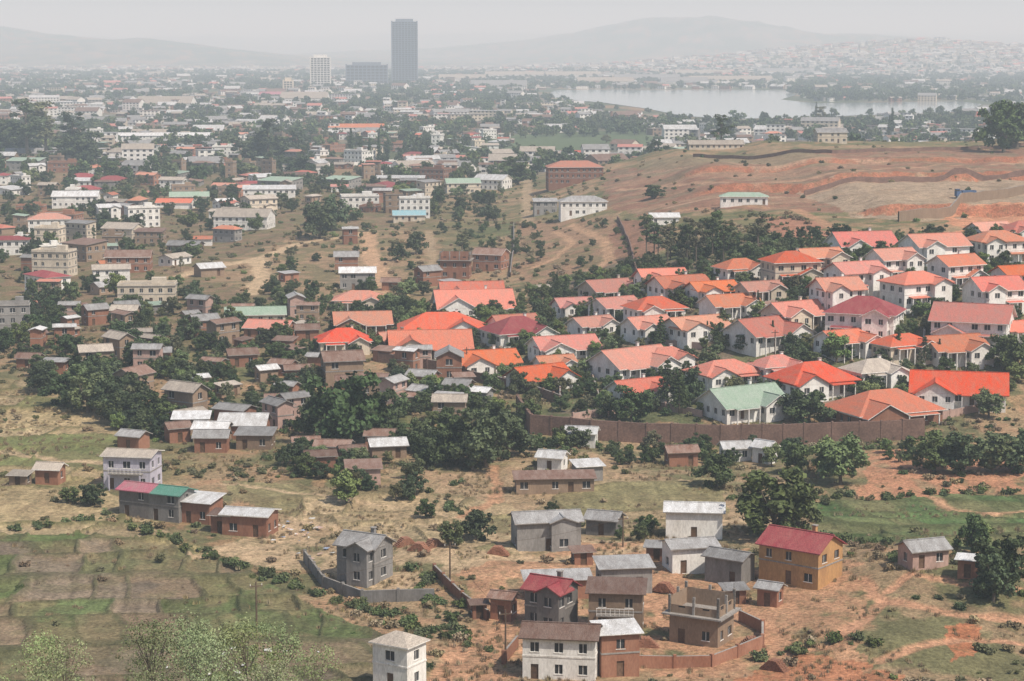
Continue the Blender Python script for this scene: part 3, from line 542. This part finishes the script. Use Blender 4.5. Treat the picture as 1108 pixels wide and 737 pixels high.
drape_wall('brick_retaining_wall',[(560,448),(575,470),(640,476),(700,480),(780,482),(870,480),(930,478),(1000,474)],4.2,.5,cap='retaining_brick')
drape_wall('brick_boundary_wall',[(410,392),(480,402),(545,420),(610,440)],2.4,.4)
drape_wall('brick_boundary_wall',[(606,440),(606,425),(603,410)],2.2,.3)
drape_wall('brick_boundary_wall',[(330,608),(350,636),(392,652),(470,650)],1.8,.3,'wall_grey')
drape_wall('brick_boundary_wall',[(470,622),(500,652),(528,672)],1.6,.3,'wall_brick')
drape_wall('brick_boundary_wall',[(690,722),(770,722),(825,700),(825,684),(800,672)],1.6,.3,'wall_brick')
drape_wall('brick_boundary_wall',[(545,718),(560,700)],1.6,.3,'wall_brick')
drape_wall('brick_boundary_wall',[(870,212),(1000,196),(1108,190)],2.0,.5,cap='retaining_brick',pier=False)
drape_wall('concrete_boundary_wall',[(972,240),(1040,220),(1120,208)],3.4,.5,'wall_tan',pier=False)
drape_wall('brick_boundary_wall',[(668,238),(680,262),(690,300)],1.6,.4,cap='retaining_brick',pier=False)
drape_wall('brick_boundary_wall',[(750,170),(900,166),(1000,163),(1108,158)],1.6,.4,cap='retaining_brick',pier=False)
drape_wall('white_boundary_wall',[(330,182),(400,178),(470,172)],2.2,.4,'wall_white')
drape_wall('brick_boundary_wall',[(556,245),(556,270),(552,300)],1.6,.3,pier=False)
for pts in ([(620,455),(700,440),(760,452)],[(860,448),(905,440)],[(1010,455),(1080,440)],[(650,440),(640,410)],[(700,372),(760,378)],[(880,380),(960,384)],[(1000,400),(1000,350)],[(820,342),(900,322)],[(960,325),(1050,320)],[(520,412),(600,425)],[(560,380),(650,368)],[(700,405),(760,420)],[(840,330),(780,345)],[(900,350),(880,335)],[(640,385),(655,362)]):
    drape_wall('garden_wall',pts,1.6,.25,random.choice(('wall_white','wall_pink','wall_tan')))
# ---------------------------------------------------------------- trees
def leafmesh(cent,norm,size):
    n=len(cent);a=rng.normal(size=(n,3));t=np.cross(norm,a);t/=np.linalg.norm(t,axis=1)[:,None]+1e-9;b=np.cross(norm,t)
    s=size[:,None];v=np.stack([cent-t*s-b*s*.6,cent+t*s-b*s*.6,cent+t*s*.7+b*s*.7,cent-t*s*.7+b*s*.7],1);return v.reshape(-1,3)
def tree_mesh(name,kind,leaf,seed):
    R=random.Random(seed);g=np.random.default_rng(seed);mb=MB();cs=[]
    if kind=='broad':
        Rc=R.uniform(4.2,5.2);nc=R.randint(34,44);ax=g.uniform(.7,1.15,size=2)
        for i in range(nc):
            d=g.normal(size=3);d/=np.linalg.norm(d);rr=R.uniform(.4,1.18);cs.append((np.array([d[0]*Rc*rr*.82*ax[0],d[1]*Rc*rr*.82*ax[1],5.0+d[2]*3.6*rr]),R.uniform(.65,1.5)))
        nl=100;ls=.27;trunk=2.4;tr=.42
    elif kind=='euc':
        for i in range(22):
            z=R.uniform(5,13.2);a=R.uniform(0,6.28);q=R.uniform(.3,2.6)*(1.15-abs(z-9)/9);cs.append((np.array([math.cos(a)*q,math.sin(a)*q,z]),R.uniform(.6,1.15)))
        nl=90;ls=.2;trunk=11;tr=.25
    elif kind=='feather':
        for i in range(64):
            z=R.uniform(3,11.8);a=R.uniform(0,6.28);q=R.uniform(.3,4.8)*(1-(z/14)**2.5);cs.append((np.array([math.cos(a)*q,math.sin(a)*q,z]),R.uniform(.5,1.2)))
        nl=50;ls=.07;trunk=8;tr=.09
    elif kind=='cypress':
        for i in range(30):
            z=.6+i*.32;q=.75*math.sin(min(1,(10.6-z)/7)*1.57);a=R.uniform(0,6.28);cs.append((np.array([math.cos(a)*q*.35,math.sin(a)*q*.35,z]),max(.2,q*.8)))
        nl=70;ls=.14;trunk=1.2;tr=.2
    elif kind=='pine':
        for l in range(9):
            z=2.5+l*1.05;q=3.0*(1-l/9.5)
            for k in range(6):
                a=k*1.047+l*.5+R.uniform(-.2,.2)
                for f in (.45,.9): cs.append((np.array([math.cos(a)*q*f,math.sin(a)*q*f,z-f*.3]),.3+.35*(1-l/9)))
        nl=32;ls=.16;trunk=11.5;tr=.25
    elif kind=='shrub':
        for i in range(9):
            a=R.uniform(0,6.28);q=R.uniform(0,.8);cs.append((np.array([math.cos(a)*q,math.sin(a)*q,R.uniform(.15,.6)]),R.uniform(.3,.5)))
        nl=40;ls=.12;trunk=.4;tr=.05
    elif kind=='far':
        for i in range(11):
            d=g.normal(size=3);d/=np.linalg.norm(d);cs.append((np.array([d[0]*2.8,d[1]*2.8,4.2+d[2]*2.3]),R.uniform(1.2,2)))
        nl=26;ls=.6;trunk=2.5;tr=.3
    lean=(R.uniform(-.3,.3),R.uniform(-.3,.3))
    mb.tube((0,0,-1),(lean[0],lean[1],trunk),tr,tr*.55,'bark',7)
    for c0,r0 in (R.sample(cs,min(len(cs),14)) if kind in('broad','euc','feather') else []):
        zz=min(c0[2]*.75,trunk) if kind!='broad' else trunk*R.uniform(.7,1)
        f=zz/trunk;mb.tube((lean[0]*f,lean[1]*f,zz),tuple(c0),tr*.32,.03,'bark',4)
    V=[]
    for c0,r0 in cs:
        n=int(nl*(r0/1.2 if kind=='broad' else 1));d=g.normal(size=(n,3));d/=np.linalg.norm(d,axis=1)[:,None];rad=r0*g.uniform(.35,1.12,size=(n,1))
        sh=np.array([1,1,.8]) if kind!='euc' else np.array([1,1,.7]);P=c0+d*rad*sh;nn=d+g.normal(size=(n,3))*.75+np.array([0,0,.35]);nn/=np.linalg.norm(nn,axis=1)[:,None]
        V.append(leafmesh(P,nn,ls*g.uniform(.6,1.4,size=n)))
    V=np.concatenate(V);b=len(mb.v);mb.v+=list(map(tuple,V.tolist()));k=mb.mi(leaf);nq=len(V)//4
    mb.f+=[(b+4*i,b+4*i+1,b+4*i+2,b+4*i+3) for i in range(nq)];mb.m+=[k]*nq
    return mb.mesh(name)
BR_=[tree_mesh('broadleaf',"broad",l,40+i) for i,l in enumerate(('leaf_dark','leaf_dark','leaf_mid','leaf_mid','leaf_light','leaf_olive'))]
EU=[tree_mesh('euc','euc',l,60+i) for i,l in enumerate(('leaf_dark','leaf_mid','leaf_olive'))]
CY_=[tree_mesh('cypress','cypress','leaf_dark',70+i) for i in range(2)]
PI=[tree_mesh('pine','pine','leaf_dark',80+i) for i in range(2)]
FE=[tree_mesh('feather','feather',l,90+i) for i,l in enumerate(('leaf_pale','leaf_pale2','leaf_pale'))]
SH=[tree_mesh('shrub','shrub',l,100+i) for i,l in enumerate(('leaf_dark','leaf_mid','leaf_light','leaf_olive','leaf_dry'))]
FA=[tree_mesh('far_tree','far',l,110+i) for i,l in enumerate(('leaf_dark','leaf_mid'))]
def T(name,px,py,hpx,protos,base,wide=1.0):
    x,y=survey(px,py);h=mpp(y,hpx);s=h/base;put(name,random.choice(protos),x,y,random.uniform(0,360),(s*wide,s*wide,s),r=h*.15)
D=BR_[:2];M=BR_[2:4];Lg=BR_[4:5]
for a in [(378,482,84,1.0),(352,475,50,1.1),(405,478,60,1.0),(340,470,44,1.),(525,505,66,1.0),(495,500,54,1.1),(548,495,50,1.1),(470,505,44,1.1),(512,508,44,1.2),(838,582,82,1.25),(862,578,56,1.1),(775,528,42,1.1),(1010,510,46,1.3),(1040,512,46,1.3),(1075,512,48,1.3),(1100,510,46,1.3),(1085,640,66,.9),(1052,600,44,.9),(1075,650,56,1),(100,548,26,1.4),(75,545,20,1.4),(460,490,30,1.2),(1085,400,42,1),(1100,405,46,1),(745,440,46,.8),(683,458,42,1.1),(660,452,26,1.2),(875,460,42,1.2),(860,455,36,1.1),(1085,165,58,1),(1100,160,52,1.1),(515,585,36,1.2),(488,592,32,1.1),(700,575,20,1.3),(360,250,40,1.1),(345,258,40,1.1),(450,275,26,1),(430,282,20,1),(70,440,40,1.2),(95,445,44,1.2),(120,450,44,1.1),(140,440,40,1.2),(45,425,34,1.2),(165,455,34,1.1),(110,425,34,1.1)]:
    T('mango_tree',a[0],a[1],a[2],D+M[:1],9.2,a[3])
for a in [(910,525,56,1.1),(895,515,42,1.1),(860,512,36,1.1),(905,392,34,1),(375,545,36,1.1),(1070,452,32,1.2),(1060,595,34,1),(835,505,26,1)]: T('leafy_tree',a[0],a[1],a[2],Lg,9.2,a[3])
for a in [(603,335,40),(612,333,36),(965,150,34),(962,152,28),(380,172,34),(390,176,30),(400,176,28),(410,176,30),(420,176,28),(972,390,38),(836,375,30),(883,130,20),(1016,395,30),(640,350,26),(765,370,24),(820,335,22),(690,345,22)]: T('cypress_tree',a[0],a[1],a[2],CY_,10.4,1.3)
for a in [(722,440,56),(735,448,50),(600,330,34),(1000,395,34),(715,375,36)]: T('pine_tree',a[0],a[1],a[2],PI,12)
for i in range(14): T('eucalyptus_tree',700+i*7+random.uniform(-3,3),280+random.uniform(-8,6),random.uniform(30,48),EU,13.5,1.15)
for a in [(820,270,40),(708,215,22),(500,275,26),(560,200,36),(552,200,30),(890,140,24),(1040,135,24),(780,160,34),(790,158,30),(15,170,60),(30,175,64),(50,172,60),(88,178,50),(78,174,50),(290,175,44),(275,174,40),(305,172,36),(258,118,20),(325,190,30),(320,172,30)]: T('eucalyptus_tree',a[0],a[1],a[2],EU+D[:1],13,1.7)
def tsc(pts,n,choices,hr,gap=.5,r=.8):
    for x,y in samp(pts,n):
        nm,pr,base=random.choice(choices);h=random.uniform(*hr)
        if free(x,y,gap) and not onpath(x,y,2): s=h/base;put(nm,random.choice(pr),x,y,random.uniform(0,360),(s*random.uniform(.8,1.35),)*2+(s,),r=r)
ch=[('broadleaf_tree',D,9.2),('broadleaf_tree',D+M,9.2),('broadleaf_tree',BR_,9.2),('broadleaf_tree',BR_,9.2)]
tsc([(20,390),(130,400),(150,460),(120,470),(60,430)],40,ch,(3,7))
tsc([(130,380),(340,380),(345,470),(150,475)],130,ch,(2,5.5))
tsc([(0,330),(340,335),(340,380),(60,395),(0,380)],115,ch,(2.5,6.5))
tsc([(180,320),(470,310),(420,390),(330,390),(330,330),(180,330)],55,ch,(2.5,6))
tsc([(0,205),(230,180),(540,165),(560,235),(470,245),(380,246),(250,258),(200,285),(200,330),(0,335)],420,ch+[('eucalyptus_tree',EU,13.5)],(3.5,8.5))
tsc([(200,300),(300,265),(400,246),(560,240),(560,300),(470,310),(300,325)],45,ch,(1.8,4.5))
tsc([(560,240),(660,240),(700,300),(560,305)],22,ch,(1.8,4))
tsc([(600,455),(1108,440),(1108,260),(900,255),(640,300),(440,340),(440,380),(540,410)],850,ch+[('leafy_tree',Lg,9.2)],(2,4.8),.1,.5)
tsc([(420,400),(600,430),(560,500),(430,490)],50,ch,(2.5,6))
tsc([(560,480),(1000,485),(1000,505),(560,500)],50,ch,(2,4.5))
tsc([(300,480),(470,490),(460,545),(310,530)],30,ch,(2.5,5))
tsc([(640,148),(1108,130),(1108,156),(660,176)],120,ch,(4,8))
tsc([(430,540),(700,555),(700,590),(440,590)],8,ch,(2,4))
tsc([(0,150),(560,135),(560,172),(0,205)],420,ch+[('eucalyptus_tree',EU,13.5)],(5,12))
for x,y,s in [(-27,150,.95),(-21,158,.98),(-33,146,.85),(-16,160,.82),(-38,160,.9),(-24,170,1.02),(-30,165,1.0),(-18,150,.74),(-25,158,.95),(-20,168,1.0),(-28,172,1.05),(-22,145,.85)]:
    put('feathery_acacia_tree',random.choice(FE),x,y,random.uniform(0,360),s)
def mass(name,child,me,pts):
    v=[];f=[];A=np.array(pts);zz=hgt(A[:,0],A[:,1])
    for (x,y,s),z in zip(pts,zz.tolist()):
        a=random.uniform(0,6.28);k=len(v)
        for q in range(4): v.append((x+math.cos(a+q*math.pi/2)*s*.7071,y+math.sin(a+q*math.pi/2)*s*.7071,z))
        f.append((k,k+1,k+2,k+3))
    m=bpy.data.meshes.new(name);m.from_pydata(v,[],f);p=bpy.data.objects.new(name,m);scene.collection.objects.link(p)
    p.instance_type='FACES';p.use_instance_faces_scale=True;p.show_instancer_for_render=False;p.show_instancer_for_viewport=False
    c0=bpy.data.objects.new(child,me);scene.collection.objects.link(c0);c0.parent=p
def fan(n,y0,y1,half=.275):
    y=np.sqrt(rng.uniform(y0*y0,y1*y1,n));return rng.uniform(-half,half,n)*y,y
greenP=PW([(455,150),(700,140),(715,160),(640,174),(470,172)])
def okfar(x,y): return ~inlake(x,y)&~inside(x,y,greenP)
def tl(x,y,lo,hi): return [(a,b,random.uniform(lo,hi)) for a,b in zip(x.tolist(),y.tolist())]
for i in range(2):
    x,y=fan(8000,1200,7000);k=okfar(x,y)&(fbm(x/150,y/220,77)>.39)&~(inside(x,y,lakeview)&(rng.random(len(x))>.3));pts=tl(x[k],y[k],.7,1.7)
    pts+=[(x,y,random.uniform(1,1.9)) for x,y in samp([(850,100),(865,88),(930,86),(985,96),(1040,104),(1035,109),(960,109),(880,110)],260)]
    pts+=[(x,y,random.uniform(.8,1.6)) for x,y in samp([(590,132),(800,138),(1000,132),(1108,126),(1108,140),(560,150)],220)]
    mass('distant_trees','tree',FA[i],pts)
EX=[PW(p) for p in ([(-60,575),(90,565),(230,595),(330,645),(420,690),(430,760),(-60,760)],[(-60,395),(60,415),(125,440),(140,490),(100,520),(160,560),(230,600),(90,577),(-60,592)],
 [(655,175),(1130,155),(1130,250),(900,252),(860,230),(655,236)],[(880,543),(1000,538),(1130,535),(1130,590),(1000,592),(885,580)],[(240,520),(560,545),(560,600),(420,590),(300,560)],[(215,590),(340,560),(720,595),(720,612),(300,612)],[(640,520),(780,520),(790,560),(700,580),(560,560)],[(520,600),(940,600),(940,740),(500,740)])]
def shr(n,y0,y1,thr,sr,seed,keep=.1):
    x,y=fan(n,y0,y1,.27);k=fbm(x/14,y/16,seed)>thr
    for j,P in enumerate(EX): k&=~(inside(x,y,P)&(rng.random(n)>(keep if j not in (0,3) else .04)))
    for l in PL: k&=dist(x,y,l)>2
    return [(a,b,random.uniform(*sr)) for a,b in zip(x[k].tolist(),y[k].tolist()) if free(a,b,.3)]
for i,(n,thr,kp) in enumerate(((1100,.61,.05),(1600,.59,.05),(700,.58,.05),(3800,.53,.2),(4200,.51,.3))):
    mass('undergrowth_shrubs','shrub',SH[i],shr(n,245,620,thr,(.4,1.3),200+i%2,kp)+shr(int(n*.8),600,1200,thr,(.6,1.7),210+i))
hed=[]
for ln in ([(110,560),(200,590),(330,640),(400,660)],[(400,660),(470,690),(540,700)],[(560,480),(700,488),(860,488),(1000,484)],[(420,530),(520,560)],[(880,540),(1108,533)],[(885,582),(1000,592)],[(0,575),(110,562)],[(960,605),(1108,612)],[(440,640),(500,660)],[(455,620),(470,650),(500,690)],[(820,715),(900,690),(960,700)]):
    W=PW(ln)
    for a,b2 in zip(W[:-1],W[1:]):
        n=int(np.hypot(*(b2-a))/.9)
        for k in range(n):
            if random.random()<.65: t=k/n;hed.append((a[0]+(b2[0]-a[0])*t+random.gauss(0,.8),a[1]+(b2[1]-a[1])*t+random.gauss(0,1),random.uniform(.5,1.5)))
mass('hedge_shrubs','shrub',SH[1],hed)
mb=MB()
for i in range(26):
    a=random.uniform(0,6.28);r=random.uniform(0,.5);x,y=math.cos(a)*r,math.sin(a)*r;b0=random.uniform(0,6.28);h=random.uniform(.3,.8);l=random.uniform(-.3,.3)
    mb.poly([(x-.06*math.cos(b0),y-.06*math.sin(b0),0),(x+.06*math.cos(b0),y+.06*math.sin(b0),0),(x+l,y+l*.5,h)],'leaf_dry')
x,y=fan(16000,240,480,.27);k=(fbm(x/8,y/9,300)>.54)&~(inside(x,y,EX[0])&(rng.random(len(x))>.3));mass('dry_grass','tuft',mb.mesh('tuft'),tl(x[k],y[k],.5,1.1))
# ---------------------------------------------------------------- distant city as one mass
CW=['wall_white','wall_white','wall_white','wall_white','wall_cream','wall_tan','wall_grey','wall_brick'];CR=['roof_grey','roof_white','roof_white','roof_rust','roof_beige','roof_beige','roof_salmon','roof_grey','roof_rust','roof_grey']
mb=MB()
def cityb(x,y,w,d,h,r,wl,rf,gab):
    z=float(hgt(x,y));c1,s1=math.cos(r),math.sin(r)
    def P(a,b,c0): return (x+a*c1-b*s1,y+a*s1+b*c1,z+c0)
    X,Y_=w/2,d/2;cn=[(-X,-Y_),(X,-Y_),(X,Y_),(-X,Y_)]
    for i in range(4):
        p,q=cn[i],cn[(i+1)%4];mb.poly([P(*p,-2),P(*q,-2),P(*q,h),P(*p,h)],wl)
    for k in range(int(h/3)):
        zz=1+k*3
        n=int(w/4)
        for j in range(n):
            a=-X+(j+.3)*w/n;mb.poly([P(a,-Y_-.05,zz),P(a+w/n*.45,-Y_-.05,zz),P(a+w/n*.45,-Y_-.05,zz+1.4),P(a,-Y_-.05,zz+1.4)],'glass_dark')
    o=.5
    if gab:
        rz=h+Y_*.45
        mb.poly([P(-X-o,-Y_-o,h-.2),P(X+o,-Y_-o,h-.2),P(X+o,0,rz),P(-X-o,0,rz)],rf);mb.poly([P(X+o,Y_+o,h-.2),P(-X-o,Y_+o,h-.2),P(-X-o,0,rz),P(X+o,0,rz)],rf)
        mb.poly([P(-X,-Y_,h),P(-X,0,rz-.1),P(-X,Y_,h)],wl);mb.poly([P(X,-Y_,h),P(X,Y_,h),P(X,0,rz-.1)],wl)
    else: mb.poly([P(-X-o,-Y_-o,h+.1),P(X+o,-Y_-o,h+.1),P(X+o,Y_+o,h+.1),P(-X-o,Y_+o,h+.1)],rf)
x1,y1=fan(2100,1300,2900);x2,y2=fan(5300,2700,8500);x1=np.concatenate([x1,x2]);y1=np.concatenate([y1,y2]);k=okfar(x1,y1)&(fbm(x1/110,y1/170,90)>.41)
lv=inside(x1,y1,lakeview);k&=~lv
for x,y in zip(x1[k].tolist(),y1[k].tolist()):
    if random.random()<.025:
        w=random.uniform(22,45);cityb(x,y,w,random.uniform(12,18),random.choice((6,6,9,12)),random.uniform(-.4,.4),random.choice(('wall_white','wall_white','wall_cream')),random.choice(('roof_white','roof_grey','roof_beige')),random.random()<.5);continue
    w=random.uniform(7,18)*random.choice((1,1,1.6))*(1.2 if y>3000 else 1);cityb(x,y,w,w*random.uniform(.35,.8),random.choice((3,3,6,6,6)) + (random.random()<.04)*6,random.uniform(-.6,.6),random.choice(CW),random.choice(CR),random.random()<.7)
for i in range(1500):
    x=random.gauss(1500,700);y=random.gauss(7000,500);w=random.uniform(12,26);cityb(x,y,w,w*.7,random.choice((6,9)),random.uniform(-.5,.5),random.choice(CW[:5]),random.choice(CR),True)
put('distant_city_buildings',mb.mesh('distant_city_buildings'),0,0,z=0)
mb=MB()
for (px,py,wp,dp) in [(700,88,70,30),(760,82,60,30),(790,90,90,30),(540,96,60,30),(500,88,50,30),(620,84,60,30),(330,112,50,30),(850,80,60,30),(740,92,50,25),(560,84,70,30),(180,118,60,30),(655,92,60,20)]:
    x,y=survey(px,py);w=mpp(y,wp);cityb(x,y,w,40,8,random.uniform(-.1,.1),'wall_white','roof_grey' if random.random()<.6 else 'roof_beige',True)
put('distant_warehouses',mb.mesh('distant_warehouses'),0,0,z=0)
def tower(name,px,py,wpx,hpx,dep,wall,floors,bays,glass='glass_dark'):
    x,y=survey(px,py);w=mpp(y,wpx);h=mpp(y,hpx);mb=MB();mb.box(0,0,h/2-2,w,dep,h+4,glass);fh=h/floors
    for k in range(floors+1): mb.box(0,0,k*fh,w+1.2,dep+1.2,fh*.3,wall)
    for j in range(bays+1): mb.box(-w/2+j*w/bays,-dep/2-.35,h/2,w/bays*.22,.9,h,wall)
    for sx in (-1,1): mb.box(sx*w/2,0,h/2+1,2.4,dep+2,h+3,wall)
    mb.box(0,0,h+3,w*.7,dep*.6,7,wall);put(name,mb.mesh(name),x,y,4,r=w)
wallm('tower_concrete',(.17,.19,.23),(.20,.22,.26),rand=.02)
tower('office_tower',438,92,27,67,28,'tower_concrete',34,8)
tower('white_office_block',347,94,21,31,26,'wall_white',13,6)
tower('dark_office_block',397,93,44,22,30,'tower_concrete',7,10)
tower('apartment_block',312,100,10,12,20,'wall_cream',5,3)
# ---------------------------------------------------------------- poles, truck, laundry, bricks
def pole(px,py,hpx):
    x,y=survey(px,py);h=mpp(y,hpx);mb=MB();mb.tube((0,0,-1),(0,0,h),.16,.1,'trim_dark',8);mb.box(0,0,h-.6,1.8,.12,.14,'trim_dark')
    for s in (-.8,0,.8): mb.tube((s,0,h-.53),(s,0,h-.25),.06,.04,'trim_white',6)
    put('utility_pole',mb.mesh('utility_pole'),x,y,20);return Vector((x,y,float(hgt(x,y))+h-.3))
A=[pole(487,636,52),pole(674,592,36),pole(547,716,60),pole(278,690,64),pole(838,400,44),pole(505,405,30)]
mb=MB()
for a,b2 in ((A[0],A[1]),(A[0],A[2]),(A[3],A[0])):
    pr=a
    for k in range(1,13):
        t=k/12;q=a.lerp(b2,t)-Vector((0,0,4*t*(1-t)*1.2));mb.tube(pr,q,.02,.02,'trim_dark',3);pr=q
put('power_lines',mb.mesh('power_lines'),0,0,z=0)
mb=MB();pmat('truck_paint',(.10,.16,.30),rand=.02);pmat('tyre',(.03,.03,.03),rand=0)
mb.box(-3,0,1.5,1.8,2.3,1.9,'truck_paint');mb.box(-3.3,0,2.7,1.1,2.1,.7,'glass_dark');mb.box(-3.2,0,3.1,1.4,2.2,.12,'truck_paint');mb.box(.8,0,1.0,5.6,2.0,.3,'trim_dark')
mb.box(.9,0,1.3,5.2,2.3,.15,'truck_paint')
for s in (-1,1): mb.box(.9,s*1.15,2,5.2,.12,1.3,'truck_paint')
for s in (-1.7,3.5): mb.box(s,0,2,.12,2.18,1.3,'truck_paint')
for xx in (-2.9,1.4,2.7):
    for s in (-1,1): mb.tube((xx,s*.75,.55),(xx,s*1.2,.55),.55,.55,'tyre',12)
x,y=survey(1045,214);put('dump_truck',mb.mesh('dump_truck'),x,y,10)
for i,cc in enumerate(((.6,.6,.58),(.5,.35,.3),(.3,.36,.48))): pmat('cloth_%d'%i,cc,rand=0)
for (px,py,n,sp) in ((308,576,22,3.5),(350,600,5,2),(265,724,14,4)):
    x,y=survey(px,py);mb=MB()
    for i in range(n):
        a,b2=random.gauss(0,sp),random.gauss(0,sp*1.5);r=random.uniform(0,3);z=float(hgt(x+a,y+b2)-hgt(x,y))+.25
        s=random.uniform(.3,.7);pp=[(a+math.cos(r+q)*s,b2+math.sin(r+q)*s,z+random.uniform(0,.3)) for q in (.6,2.5,3.7,5.6)];mb.poly(pp[:3],'cloth_%d'%random.choice((0,0,0,1,2)));mb.poly([pp[0],pp[2],pp[3]],mb.sl[-1])
    put('drying_laundry',mb.mesh('drying_laundry'),x,y)
for (px,py) in ((470,592),(455,596),(440,590),(720,640),(815,700),(700,700),(840,725),(540,600)):
    x,y=survey(px,py);mb=MB()
    for l in range(7):
        for i in range(9-l):
            for j in range(3): mb.box((i-(9-l)/2)*.42+random.uniform(-.03,.03),(j-1)*.5+random.uniform(-.04,.04),l*.2+.05,.38,.44,.18,'wall_brick',random.uniform(-.05,.05))
    put('brick_pile',mb.mesh('brick_pile'),x,y,random.uniform(-40,40))
print('objects',len(bpy.data.objects))
